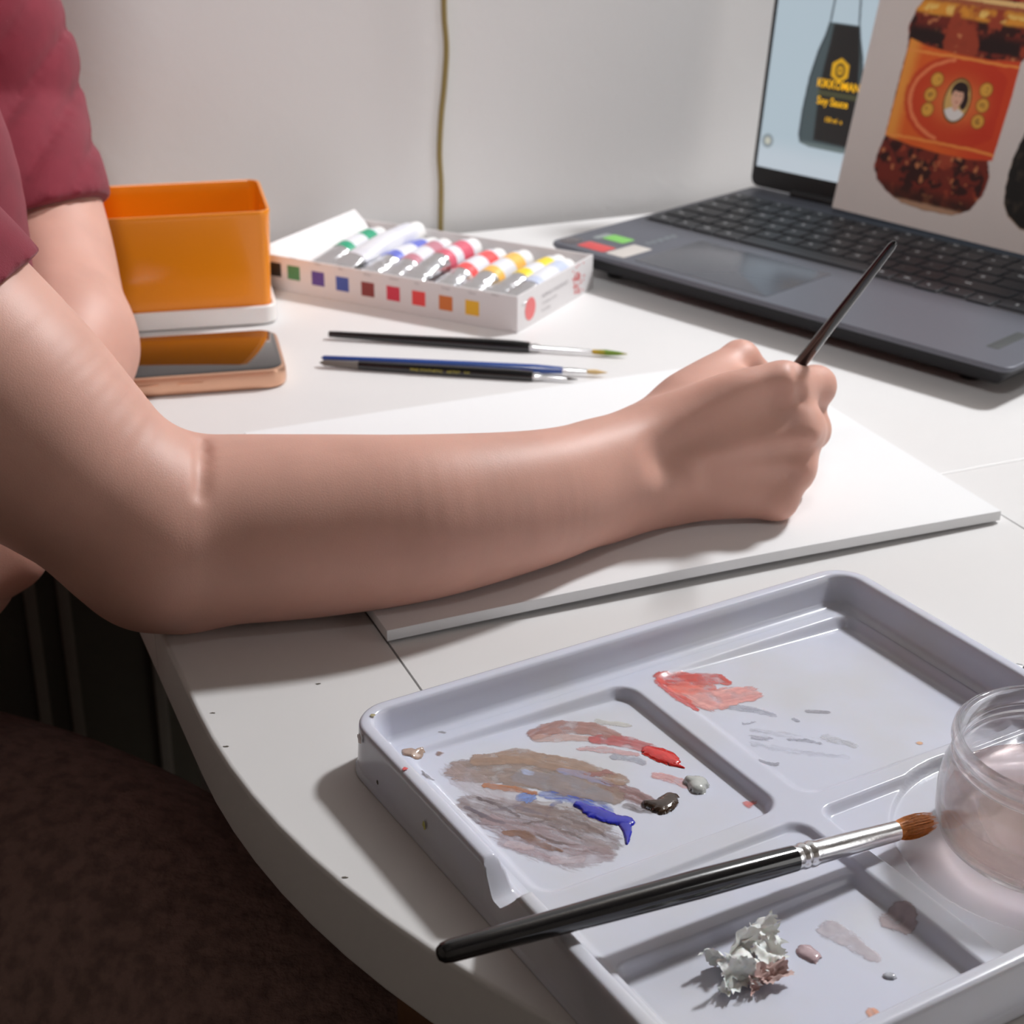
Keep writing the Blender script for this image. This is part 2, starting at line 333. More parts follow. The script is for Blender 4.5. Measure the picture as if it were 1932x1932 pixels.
# ================================================================== CANVAS BOARD
cb = empty('canvas_board', uv(.333, .675, 0), 'blank white canvas board under the resting right hand and forearm', 'canvas board')
nu, nv = 60, 40; uu, vv = np.meshgrid(np.linspace(0, .309, nu), np.linspace(0, .231, nv), indexing='ij'); lift = .0018*np.sin(np.pi*uu/.309)*(1-.5*vv/.231)
def cpos(z): return (U[None, None]*(uu+.1835)[..., None]+Vv[None, None]*(vv+.5605)[..., None]+np.array([0, 0, 1.])*(lift+z)[..., None])
mbc = MB(); top = cpos(.0062); bot = cpos(.0013); 
idx = lambda i, j, k: k*nu*nv+i*nv+j
V = np.vstack([top.reshape(-1, 3), bot.reshape(-1, 3)]); F = []
for i in range(nu-1):
    for j in range(nv-1): F.append((idx(i, j, 0), idx(i+1, j, 0), idx(i+1, j+1, 0), idx(i, j+1, 0))); F.append((idx(i, j, 1), idx(i, j+1, 1), idx(i+1, j+1, 1), idx(i+1, j, 1)))
for i in range(nu-1): F.append((idx(i, 0, 0), idx(i, 0, 1), idx(i+1, 0, 1), idx(i+1, 0, 0))); F.append((idx(i, nv-1, 0), idx(i+1, nv-1, 0), idx(i+1, nv-1, 1), idx(i, nv-1, 1)))
for j in range(nv-1): F.append((idx(0, j, 0), idx(0, j+1, 0), idx(0, j+1, 1), idx(0, j, 1))); F.append((idx(nu-1, j, 0), idx(nu-1, j, 1), idx(nu-1, j+1, 1), idx(nu-1, j+1, 0)))
mesh('board', V, F, mat('primed_canvas', (.80, .80, .805), .7, bump=.12, bscale=1500, bdist=.0003), cb, True, 40)

# ================================================================== LAPTOP
la = math.radians(-45.2); LX = np.array([math.cos(la), math.sin(la), 0]); LY = np.array([-LX[1], LX[0], 0]); LO = np.array([.0235, 1.1165, 0.])
LP = lambda a, b, z=0.0: LO+LX*a/1000+LY*b/1000+np.array([0, 0, z/1000])
m_lap = mat('slate_metal', (.13, .135, .16), .42, metal=.35, spec=.5); m_key = mat('key_black', (.030, .032, .038), .45); m_dark = mat('bezel_black', (.006, .006, .007), .35)
lt = empty('laptop', LP(180, 118, 0), 'open dark grey laptop on the table showing a sauce bottle on its screen', 'laptop')
W, D, T_ = 359, 235, 22
def lap_loop(off, z, r=9): return [LP(W/2+x, D/2+y, z) for x, y in rrect(W, D, r, 6, off)]
MB().rings([lap_loop(-18, 4.5), lap_loop(-11, 8), lap_loop(-2.2, 16.6), lap_loop(-1.4, 18.4)]).build('bottom_case', mat('case_black', (.018, .018, .021), .6), lt)
MB().rings([lap_loop(-1.4, 18.3), lap_loop(-.2, 19.2), lap_loop(0, 20.4), lap_loop(-.3, 21.5), lap_loop(-1.0, T_)]).build('deck', m_lap, lt)
for a, b in ((40, 30), (320, 30), (40, 205), (320, 205)): MB().lathe(LP(a, b, .05), (0, 0, 1), [(0, .007), (.0045, .008)], 16).build('rubber_foot', m_dark, lt)
kb = MB(); kb.rings([[LP(179.5+x, 149+y, z) for x, y in rrect(346, 112, 4, 4, o)] for o, z in ((0, T_+.05), (-.2, T_+.08))]); kb.build('keyboard_well', mat('well', (.035, .036, .042), .5), lt)
pad = MB(); pad.rings([[LP(128+x, 44+y, z) for x, y in rrect(112, 72, 3, 4, o)] for o, z in ((0, T_-.3), (0, T_+.15), (-.5, T_+.3))]); pad.build('touchpad', mat('pad', (.075, .08, .095), .22, spec=.6), lt)
rows = [('F', 195.5, 11, [('Esc', 1)]+[(f'F{i}', 1) for i in range(1, 13)]+[('Ins', 1), ('Del', 1)]+[('Hm', .95), ('End', .95), ('Pg', .95)]),
        ('1', 178, 17.5, [(c, 1) for c in '§1234567890-=']+[('Back', 2), ('Num', .95), ('/', .95), ('*', .95)]),
        ('Q', 159, 17.5, [('Tab', 1.5)]+[(c, 1) for c in 'QWERTYUIOP[]']+[('Enter', 1.5), ('7', .95), ('8', .95), ('9', .95)]),
        ('A', 140, 17.5, [('Caps', 1.8)]+[(c, 1) for c in "ASDFGHJKL;'#"]+[('', 1.2), ('4', .95), ('5', .95), ('6', .95)]),
        ('Z', 121, 17.5, [('Shift', 1.3)]+[(c, 1) for c in '\\ZXCVBNM,./']+[('Shift', 2.7), ('1', .95), ('2', .95), ('3', .95)]),
        ('C', 102, 17.5, [('Ctrl', 1.2), ('Fn', 1), ('Win', 1), ('Alt', 1.2), ('', 5.6), ('Alt', 1), ('Ctrl', 1), ('<', 1), ('^', 1), ('>', 1), ('0', 1.9), ('.', .95)])]
leg = MB(); keymesh = {}
for rn, y0, hh, ks in rows:
    x = 8.0
    for nme, wd in ks:
        wmm = wd*19-1.8; key_id = (round(wmm, 2), hh); yo = 0
        if nme in ('<', '>') : yo = -3
        if key_id not in keymesh:
            me = bpy.data.meshes.new('key'); b_ = MB()
            b_.rings([[(LX*(px/1000)+LY*(py/1000)+np.array([0, 0, z/1000])) for px, py in rrect(wmm, hh-1.6, 1.6, 2, o)] for o, z in ((0, 0), (0, .9), (-.5, 1.25))])
            me.from_pydata(b_.V, [], b_.F); me.materials.append(m_key); me.shade_smooth(); me.set_sharp_from_angle(angle=.6); keymesh[key_id] = me
        o = bpy.data.objects.new('key', keymesh[key_id]); C.objects.link(o); o.parent = lt; o.location = Vector(LP(x+wmm/2, y0+hh/2-.8+yo-5, T_+.1))-lt.location
        if nme:
            sz = 4.2 if len(nme) == 1 else 2.9
            Vt, Ft = text_mesh(nme, sz, lambda a, b, c: LP(a, b, c), (x+wmm*.28, y0+hh*.42+yo-5, T_+1.4), bold=.16, res=1); leg.add(Vt, Ft)
        x += wd*19
leg.build('key_lettering', mat('legend_white', (.75, .78, .8), .5), lt, smooth=False)
# stickers, tag, texts on the palm rest
def sticker(a0, b0, a1, b1, m, name='sticker', label=None, z=T_+.12, r=1.5):
    o = MB().rings([[LP((a0+a1)/2+x, (b0+b1)/2+y, zz) for x, y in rrect(abs(a1-a0), abs(b1-b0), r, 3, oo)] for oo, zz in ((0, z-.1), (0, z), (-.2, z+.03))]).build(name, m, lt)
    if label: o['label'] = label
    return o
sticker(20, 8, 45, 22, mat('st_red', sR((205, 70, 70)), .3), label='red sticker'); sticker(20, 34, 40, 47, mat('st_green', sR((120, 190, 90)), .35), label='green sticker')
sticker(14, 30, 20, 46, mat('st_grey', (.25, .28, .28), .35), label='grey sticker'); sticker(47, 8, 64, 38, mat('st_beige', sR((196, 190, 184)), .5), label='pale grey sticker')
sticker(3, 6, 17, 22, mat('st_clear', (.16, .14, .15), .12, metal=.6), label='shiny clear sticker', r=5)
sticker(329, 26, 337, 62, mat('st_tag', (.045, .05, .05), .5), 'name_tag', 'dark embossed tag', r=1)
tx = MB()
for k in range(9): tx.box(LP(49+(k % 2)*1.5, 46+k*3.6, T_+.08), LX*.005, LY*(.0022 if k % 3 else .0029), (0, 0, .00004))
tx.build('palmrest_lettering', mat('silver_print', (.22, .25, .27), .35, metal=.3), lt, smooth=False)
# lid
lt6 = math.radians(6); LD = LY*math.sin(lt6)+np.array([0, 0, 1])*math.cos(lt6); LNo = np.cross(LX, LD)      # LNo points towards the user's side
lid0 = LO+LY*.228+np.array([0, 0, .022]); LF = lambda a, b, c=0.0: lid0+LX*a/1000+LD*b/1000+LNo*c/1000
def lid_loop(o, c): return [LF(W/2+x, 113+y, c) for x, y in rrect(W, 222, 7, 5, o)]
MB().rings([lid_loop(-1, -5.5), lid_loop(0, -4.8), lid_loop(0, -.6), lid_loop(-.6, 0)]).build('lid', m_dark, lt)
MB().lathe(LF(40, 1.5, -2), LX, [(0, .0001), (0, .0042), (.28, .0042), (.28, .0001)], 16).build('hinge', m_dark, lt)
ns, nt_ = 420, 300
S_, Tt = np.meshgrid(np.linspace(4, 355, ns), np.linspace(17.5, 218, nt_), indexing='ij')
def blend(c, k, a): return c*(1-a[..., None])+np.array(sR(k))*a[..., None]
def poly_in(x, y, P):
    r = np.zeros(x.shape, bool); n = len(P)
    for i in range(n):
        x1, y1 = P[i]; x2, y2 = P[(i+1) % n]
        if y1 == y2: continue
        cnd = ((y1 > y) != (y2 > y)) & (x < (x2-x1)*(y-y1)/(y2-y1)+x1); r ^= cnd
    return r
def soft(x, y, P, w_=.6):
    d, *_ = pl_dist(x, y, list(P)+[P[0]], [1.]*(len(P)+1)); s = np.where(poly_in(x, y, P), -d, d); return sst(w_, -w_, s)
col = np.zeros((ns, nt_, 3))+np.array(sR((186, 203, 214))); col = blend(col, (204, 214, 224), sst(45, 25, Tt)*.8)
bl = [(54, 149), (53, 133), (50.5, 122), (46, 110), (41.5, 90), (39.2, 66), (39.0, 47), (41, 41.5), (50, 39.6), (80, 39.3), (90, 41.5), (92, 47), (92, 66), (90, 90), (86, 110), (82, 122), (79.3, 133), (77.5, 149), (77, 200), (55, 200)]
neck = soft(S_, Tt, bl, .5); body = neck*sst(131.6, 130.6, Tt)
edge = neck*sst(2.0, .8, pl_dist(S_, Tt, bl+[bl[0]], [1.]*(len(bl)+1))[0])
col = blend(col, (25, 38, 48), edge*sst(129, 133, Tt)); col = blend(col, (70, 84, 88), body)
rgt = 53.5+.0*S_; inner = soft(S_, Tt, [(57, 130.5), (56, 118), (53.5, 100), (52, 85), (53, 45), (84, 44), (86, 85), (83, 110), (79, 130.5)], 1.0); col = blend(col, (22, 22, 22), inner)
col = blend(col, (32, 42, 50), edge*body*.9); col = blend(col, (120, 135, 135), body*sst(44, 41, Tt)*.7)
# hexagon emblem
hx = [(68+8.6*math.cos(math.radians(90+60*k)), 98+9*math.sin(math.radians(90+60*k))) for k in range(6)]
col = blend(col, (226, 170, 18), soft(S_, Tt, hx, .5)); e1 = np.hypot((S_-68)/4.2, (Tt-98)/5.2); col = blend(col, (40, 34, 14), sst(1.1, .95, e1)*sst(.55, .75, e1)); col = blend(col, (60, 45, 14), sst(.35, .2, e1)*.8)
col = blend(col, (90, 92, 60), (np.abs(Tt-80.5) < 2.0)*(S_ > 50.5)*(S_ < 88)*.55)
ic = np.hypot((S_-11.5)/5, (Tt-38)/5); col = blend(col, (120, 130, 135), sst(1.2, .9, ic)*.8); col = blend(col, (205, 205, 190), sst(.7, .4, ic))
P3 = np.array([LF(0, 0, 0)])[0]; pos = lid0[None, None]+LX*(S_/1000)[..., None]+LD*(Tt/1000)[..., None]+LNo*.0003
grid_mesh('screen', ns, nt_, pos, np.concatenate([col, np.ones((ns, nt_, 1))], -1), attr_mat('screen_glow', .25, emit=.72), lt)
m_yel = mat('screen_yellow', sR((226, 170, 18)), .5, emit=.72)
for body_, sz, c_, sx in (('KIKKOMAN', 8.6, (49.5, 84.4, .45), .96), ('Soy Sauce', 8.0, (51.5, 72.0, .45), .98), ('150 ml  e', 5, (60.5, 60, .45), .95)):
    Vt, Ft = text_mesh(body_, sz, LF, c_, bold=.16 if sz > 6 else .05, sx=sx*.88); mesh('screen_lettering', Vt, Ft, m_yel, lt, smooth=False)

# ================================================================== PAINTED PICTURE leaning on the laptop
ct = math.radians(12.5); CD = LY*math.sin(ct)+np.array([0, 0, 1])*math.cos(ct); c0 = at(1568, 402, .0236); c0 = c0+CD*.0042; LXc = LX*math.cos(.018)-CD*math.sin(.018); CD = CD*math.cos(.018)+LX*math.sin(.018); CN = np.cross(LXc, CD)
ns, nt_ = 440, 420
S_, Tt = np.meshgrid(np.linspace(0, 210, ns), np.linspace(0, 200, nt_), indexing='ij')
col = np.zeros((ns, nt_, 3))+np.array(sR((214, 205, 200)))
SX = S_; S_ = S_-.022*Tt; N1 = fbm(S_/6, Tt/6, 1); N2 = fbm(S_/14, Tt/14, 5); N3 = fbm(S_/3, Tt/3, 8); sx = S_+(N3-.5)*1.5; ty = Tt+(N1-.5)*1.5
jar = [(41, 21), (55, 15.5), (75, 13.5), (98, 14.5), (110, 21), (117, 33), (118, 44), (114, 55), (116.5, 60), (118, 122), (123, 131), (124, 140), (117, 150), (112, 156), (113, 175), (33, 175), (34, 156), (29, 146), (26, 134), (29, 124), (29.5, 58), (27, 48), (26.5, 36), (32, 27)]
J = soft(sx, ty, jar, .8); col = blend(col, (116, 38, 24), J); col = blend(col, (52, 16, 12), J*sst(.52, .62, N1)); col = blend(col, (165, 66, 40), J*sst(.45, .36, N2)*.85); col = blend(col, (205, 130, 84), J*sst(.69, .76, fbm(S_/5, Tt/5, 22))*.8)
col = blend(col, (36, 14, 12), J*(sst(124, 126, ty)*sst(140, 132, ty)*sst(.4, .5, N2)))
col = blend(col, (60, 26, 16), J*sst(30, 22, ty)*.8); col = blend(col, (190, 150, 120), J*sst(19, 16.5, ty)*.9)
col = blend(col, (226, 150, 52), J*sst(143, 146, ty)*sst(160, 150, ty)*sst(.3, .45, N2)); col = blend(col, (240, 200, 110), J*sst(144, 147, ty)*sst(153, 149, ty)*sst(.55, .62, fbm(S_/8, Tt/8, 3)))
col = blend(col, (168, 92, 60), J*(np.abs(ty-155) < 1.2)); col = blend(col, (236, 196, 130), J*(np.abs(ty-158) < 1.6)); col = blend(col, (170, 30, 24), J*sst(160, 162, ty))
lab = [(29.5, 58.5), (50, 55.2), (75, 53.6), (98, 53.8), (116.5, 56), (118, 100), (117.5, 122.5), (95, 120.5), (70, 121), (45, 123), (30, 126.5)]
B_ = soft(S_, Tt, lab, .6); col = blend(col, (222, 96, 34), B_); col = blend(col, (236, 152, 62), B_*sst(44, 33, sx)); col = blend(col, (206, 60, 30), B_*sst(70, 108, sx+8*(N2-.5))*.85)
cd = np.hypot((sx-79)/42, (ty-90)/31); col = blend(col, (196, 50, 26), B_*sst(1.04, .98, cd)*.75*(S_ < 112)); col = blend(col, (240, 140, 90), B_*sst(.94, .92, cd)*sst(.84, .88, cd)*(S_ < 70)*.8); col = blend(col, (214, 92, 44), B_*sst(.8, .3, cd)*.9); col = blend(col, (226, 120, 60), B_*sst(.6, .2, cd)*.6)
for yb in (60.5, 119): col = blend(col, (240, 150, 70), B_*sst(1.2, .6, np.abs(ty-yb+(sx-75)**2/2200*(1 if yb < 90 else .6)))*.9)
for mx, my in ((59.2, 102.1), (57, 91.4), (57.6, 81.1), (98.1, 100.9), (98.5, 90.5), (98.2, 79.5)):
    r_ = np.hypot(S_-mx, Tt-my); col = blend(col, (150, 96, 30), sst(5.4, 4.9, r_)); col = blend(col, (222, 164, 66), sst(4.6, 4.1, r_)); col = blend(col, (168, 120, 50), sst(2.6, 2.0, r_)*sst(.4, .6, N3)); 
ov = np.hypot((S_-78.6)/10.4, (Tt-90.6)/15.2); col = blend(col, (110, 84, 40), sst(1.04, 1.0, ov)); ini = sst(.93, .89, ov); col = blend(col, (214, 174, 104), ini)
sk = np.hypot((S_-78.2)/4.6, (Tt-92.5)/6.4); hair = np.maximum(sst(1.05, .95, np.hypot((S_-79)/6.6, (Tt-97)/6.6)), sst(1.05, .95, np.hypot((S_-84)/3, (Tt-91)/6)))
col = blend(col, (44, 24, 24), ini*hair); col = blend(col, (226, 176, 150), ini*sst(1.05, .92, sk)); col = blend(col, (40, 22, 22), ini*sst(1.0, .9, np.hypot((S_-79)/5.6, (Tt-99.5)/3.2)))
col = blend(col, (226, 222, 218), ini*sst(86.5, 85, Tt+.05*(S_-78)**2)); col = blend(col, (226, 176, 150), ini*sst(1.05, .9, np.hypot((S_-78.5)/2.2, (Tt-86)/2.6))); 
for ex_, ey_ in ((76.6, 94.2), (80.2, 94.2)): col = blend(col, (60, 30, 26), sst(.8, .4, np.hypot((S_-ex_)/1.0, (Tt-ey_)/.7)))
col = blend(col, (180, 70, 60), sst(1.1, .6, np.hypot((S_-78.4)/1.1, (Tt-89.6)/.6)))
bk = [(139, 23), (150, 16.5), (175, 15), (195, 18), (200, 30), (200, 80), (192, 110), (178, 130), (160, 130), (146, 108), (135.5, 82), (131, 60), (131.5, 42), (134, 30)]
col = blend(col, (150, 120, 92), soft(S_, Tt-1.5+2.2, bk, .8)); K_ = soft(sx, ty, bk, .6); col = blend(col, (20, 18, 15), K_); col = blend(col, (52, 44, 36), K_*sst(.6, .7, N2)); col = blend(col, (190, 120, 26), soft(S_, Tt, [(150, 62), (182, 60), (182, 66), (150, 68)], .6))
S_ = SX; curve = -.006*(S_/210-.4)**2+.0015
pos = c0[None, None]+LXc*(S_/1000)[..., None]+CD*(Tt/1000)[..., None]+CN*curve[..., None]
pic = empty('painted_picture', c0+LX*.1, 'watercolour painting of an orange-labelled chilli oil jar leaning against the laptop', 'painting')
grid_mesh('painted_face', ns, nt_, pos, np.concatenate([col, np.ones((ns, nt_, 1))], -1), attr_mat('watercolour', .75, bump=.3, bscale=1400), pic)
bp_ = MB(); Rg = []
for o_, c_ in ((0, 0.0), (0, -.0012)):
    pass
nb = 24; fr = [c0+LXc*(s/1000)+CN*(-.006*(s/210-.4)**2+.0014) for s in np.linspace(0, 210, nb)]
V = []; F = []
for p in fr: V += [p, p+CD*.2, p+CD*.2-CN*.0012, p-CN*.0012]
for i in range(nb-1):
    b = i*4
    for k in range(4): F.append((b+k, b+(k+1) % 4, b+4+(k+1) % 4, b+4+k))
F += [(0, 1, 2, 3), tuple(range((nb-1)*4, nb*4))[::-1]]
mesh('paper_sheet', V, F, mat('paper', sR((214, 205, 200)), .8), pic, True, 30)

# ================================================================== PHONE
pe1 = np.array([-.975, -.222, 0]); pe2 = np.array([-.222, .975, 0]); po = at(545, 733, 0)
ph = empty('smartphone', po+pe1*.068+pe2*.037, 'smartphone with pinkish gold frame lying screen up before the orange box', 'phone')
PF = lambda x, y, z: po+pe1*(.068+x)+pe2*(.037+y)+np.array([0, 0, z])
def ploop(o, z, r=.012): return [PF(x, y, z) for x, y in rrect(.136, .074, r, 8, o)][::-1]
MB().rings([ploop(-.0022, .0002), ploop(-.0006, .0012), ploop(0, .0035), ploop(0, .0095), ploop(-.0006, .0112), ploop(-.002, .0118)]).build('frame', mat('gold_metal', sR((222, 176, 148)), .28, metal=.75), ph)
MB().rings([ploop(-.0024, .0112), ploop(-.0024, .0121), ploop(-.003, .0124)]).build('screen', mat('phone_glass', (.006, .005, .004), .04, spec=.9, coat=1), ph)
for x in (-.020, .005): MB().box(PF(x, -.0375, .0052), pe1*.014, -pe2*.0006, (0, 0, .0026), .0002).build('side_button', MATS['gold_metal'], ph)

# ================================================================== ORANGE BOX on white tray
oe1 = np.array([-.974, -.226, 0]); oe2 = np.array([-.226, .974, 0]); oo = at(526, 612, 0)
OB = lambda x, y, z: oo+oe1*x+oe2*y+np.array([0, 0, z])
OW, OD = .135, .088
def oloop(off, z, r=.010): return [OB(OW/2+x, OD/2+y, z) for x, y in rrect(OW, OD, r, 8, off)][::-1]
wt = empty('plastic_tray', OB(OW/2, OD/2, 0), 'shallow white plastic tray under the orange box', 'tray')
MB().rings([oloop(-.002, .0002), oloop(0, .0015), oloop(.0, .0118), oloop(-.0006, .0125), oloop(-.0024, .0125), oloop(-.003, .011), oloop(-.003, .0035)]).build('tray_shell', mat('white_plastic', sR((232, 228, 226)), .35, sss=.1), wt)
ob = empty('storage_box', OB(OW/2, OD/2, .0036), 'orange open-topped plastic box standing in a white tray', 'box')
MB().rings([oloop(-.0042, .0036), oloop(-.0035, .0045), oloop(-.0033, .012), oloop(-.0012, .070), oloop(-.0008, .0722), oloop(-.0012, .0732), oloop(-.0028, .0732), oloop(-.0034, .0722), oloop(-.0038, .066), oloop(-.0065, .008), oloop(-.010, .0065)]).build('box_shell', mat('orange_plastic', (.86, .27, .006), .22, sss=.0, coat=.3), ob)

# ================================================================== BOX OF PAINT TUBES
bx0 = at(976, 629, 0); bl_ = np.array([-.8805, .474, 0]); bd_ = np.array([.474, .8805, 0])
BX = lambda a, b, z=0.0: bx0+bl_*a/1000+bd_*b/1000+np.array([0, 0, z/1000])
BL, BDp, BH = 198, 108, 24
pb = empty('paint_box', BX(BL/2, BDp/2), 'long open white card box of paint tubes with colour squares along its side', 'box')
m_card = mat('white_card', sR((226, 222, 222)), .55)
def wallbox(a0, b0, a1, b1, z0=.8, z1=BH, name='side_wall'): return MB().box(BX(a0, b0, z0), bl_*(a1-a0)/1000, bd_*(b1-b0)/1000, (0, 0, (z1-z0)/1000), .0003).build(name, m_card, pb)
wallbox(0, 0, BL, BDp, .1, .8, 'bottom'); wallbox(0, 0, BL, 1.1); wallbox(0, BDp-1.1, BL, BDp); wallbox(0, 1.1, 1.1, BDp-1.1)
# slanting end flap at the far left
V = [BX(BL, 0, 2), BX(BL, BDp, 2), BX(BL-34, BDp-1, 36), BX(BL+2, 1.5, 30)]; V2 = [v+np.array([.0, .0, .001]) for v in V]
V = [BX(172, 1.5, 10), BX(172, BDp-2, 12), BX(192, BDp-2, 30), BX(198, 1.5, 27)]; V2 = [v+np.array([.0008, -.0004, .0008]) for v in V]
mesh('end_flap', V+V2, [(0, 1, 2, 3), (7, 6, 5, 4), (0, 4, 5, 1), (1, 5, 6, 2), (2, 6, 7, 3), (3, 7, 4, 0)], m_card, pb, smooth=False)
wallbox(BL-1.1, 1.1, BL, BDp-1.1, .8, 12)
# find swatch positions along the side from where they appear
def side_a(px, py):
    d = ray(px, py); n = bd_; t = ((bx0-np.array([0, 0, CAMH]))@n)/(d@n); p = np.array([0, 0, CAMH])+d*t-bx0; return p@bl_*1000, p[2]*1000
sw = [((554, 515), (84, 140, 92)), ((600, 526), (96, 72, 150)), ((646, 536), (72, 92, 170)), ((694, 546), (140, 62, 60)), ((742, 554), (212, 58, 80)), ((790, 563), (234, 76, 76)), ((841, 572), (214, 120, 58)), ((891, 581), (240, 184, 50)), ((519, 508), (50, 44, 40))]
inkm = mat('grey_ink', (.35, .33, .34), .6)
for (px, py), c_ in sw:
    a, z = side_a(px, py); s_ = 5.0
    o = MB().box(BX(a-s_, -.15, z-4.8), bl_*(2*s_/1000), bd_*.00013, (0, 0, .0096)).build('colour_swatch', mat('ink_%d_%d' % (px, py), sR(c_), .55), pb, smooth=False)
tx = MB(); FB = lambda a, b, c: BX(a, -.2-c, b)
FBs = lambda a, b, c: bx0+bl_*((-a)/1000)+bd_*(-.0002)+np.array([0, 0, b/1000])
for (px, py), nme in zip([s[0] for s in sw[:8]]+[(935, 585)], ['Green', 'Violet', 'Blue', 'Brown', 'Crimson', 'Red', 'Orange', 'Yellow', 'White']):
    a, z = side_a(px, py-26); Vt, Ft = text_mesh(nme, 2.0, FBs, (-a-3, z, 0)); tx.add(Vt, Ft)
tx.build('side_lettering', inkm, pb, smooth=False)
# right end: red disc, red block pattern and grey text lines
EN = lambda a, b, c=0.0: bx0+bd_*(a/1000)-bl_*(.0002+c/1000)+np.array([0, 0, b/1000])
m_rink = mat('red_ink', sR((228, 120, 120)), .55); tx = MB()
n = 24; tx.add([EN(17+8.0*math.cos(q)*.9, 11.5+7.5*math.sin(q)) for q in np.linspace(0, 6.283, n, endpoint=False)], [tuple(range(n))])
for k, s_ in enumerate(['AR', 'TS']): Vt, Ft = text_mesh(s_, 8, EN, (78, 12-k*8, 0), bold=.15); tx.add(Vt, Ft)
for i in range(26): a_, b_ = 76+random.random()*18, 2+random.random()*20; tx.add([EN(a_+dx, b_+dy) for dx, dy in ((0, 0), (1.6, 0), (1.6, 1.2), (0, 1.2))], [(0, 1, 2, 3)])
tx.build('end_print', m_rink, pb, smooth=False)
tx = MB()
for k, s_ in enumerate(['ACRYLIC COLOUR SET', '12 colours 12 ml', 'for artists']): Vt, Ft = text_mesh(s_, 3.0 if k else 3.6, EN, (33, 14-k*4.6, 0)); tx.add(Vt, Ft)
tx.build('end_lettering', inkm, pb, smooth=False)
# tubes: crimped foil foot to the front, printed barrel, coloured bands, white cap at the back
m_foil = mat('tube_foil', (.78, .78, .80), .18, metal=.95, bump=.8, bscale=190, bdist=.002); m_prn = mat('tube_print', sR((226, 226, 232)), .3, coat=.2); m_cap = mat('tube_cap', sR((236, 234, 232)), .4)
def tube(a, tilt, c1, lab, lift=0, b0=6, length=92, yaw=0, foil=.36, band=(.70, .84), prn=None):
    ps = BX(a, b0, 13.5+lift); pe = BX(a+yaw, b0+length, 10.2+lift+tilt); d = pe-ps; L = np.linalg.norm(d); d /= L; sd = np.cross(d, [0, 0, 1]); sd /= np.linalg.norm(sd); upv = np.cross(sd, d)
    t = empty('paint_tube', ps, lab, 'paint tube', 'paint tubes in the card box')
    def ring(f, hh, ww, n=20): return [ps+d*L*f+sd*ww*math.cos(q)+upv*hh*math.sin(q) for q in np.linspace(0, 2*math.pi, n, endpoint=False)]
    R = .0090
    def sz(f): k = min(1, max(0, (f-.06)/.50)); k = k**.7; return .0009+(R-.0009)*k, max(.0102, R)-(.0102-R)*k
    def body(f0, f1, m, nm, n_=8, e=0.0):
        fs = np.linspace(f0, f1, n_); MB().rings([ring(f, sz(f)[0]+e, sz(f)[1]+e) for f in fs]).build(nm, m, t)
    body(0, foil, m_foil, 'foil_foot', 10)
    body(foil, band[0], prn or m_prn, 'tube_barrel')
    mc = mat('band_%d_%d_%d' % c1, sR(c1), .35, coat=.2)
    body(band[0], band[1], mc, 'colour_band', 4, .0001); body(foil, foil+.09, mc, 'colour_band', 3, .00015)
    body(band[1], .88, m_prn, 'tube_shoulder', 2)
    MB().lathe(ps+d*L*.88, d, [(0, .0070), (.001, .0078), (.0105, .0072), (.0112, .0066)], 20).build('cap', m_cap, t)
    return t
tcol = [(26, (246, 214, 50), 'yellow-banded paint tube, second from the right end of the box', 0), (46, (246, 190, 92), 'pale orange-banded paint tube between the yellow and the red one', 0), (66, (240, 86, 86), 'bright red-banded paint tube next to the pale orange one', 0),
        (86, (214, 96, 116), 'crimson-banded paint tube with a big bare silver foot, raised above its row', 3), (106, (196, 128, 142), 'dull maroon-banded paint tube between the crimson and the blue one', 0), (126, (106, 116, 206), 'blue-banded paint tube near the left of the box', 0),
        (160, (42, 160, 120), 'green-banded paint tube at the left end of the box', 0)]
for k, (a, c_, lb, lf) in enumerate(tcol): tube(a, 3+random.uniform(-1, 2), c_, lb, lf+random.uniform(0, 3.5), 4+random.uniform(-1, 3), 94, random.uniform(-7, 7), foil=.50 if a == 86 else .40+random.uniform(0, .08))
tube(9.5, 1, (196, 204, 226), 'white-printed paint tube with blue lettering at the right end of the box', 4, 6, 90, 4, foil=.34)
tube(143, 7, (222, 222, 230), 'plain white paint tube lying slanted beside the green one', 6, 12, 90, -8, foil=.2)

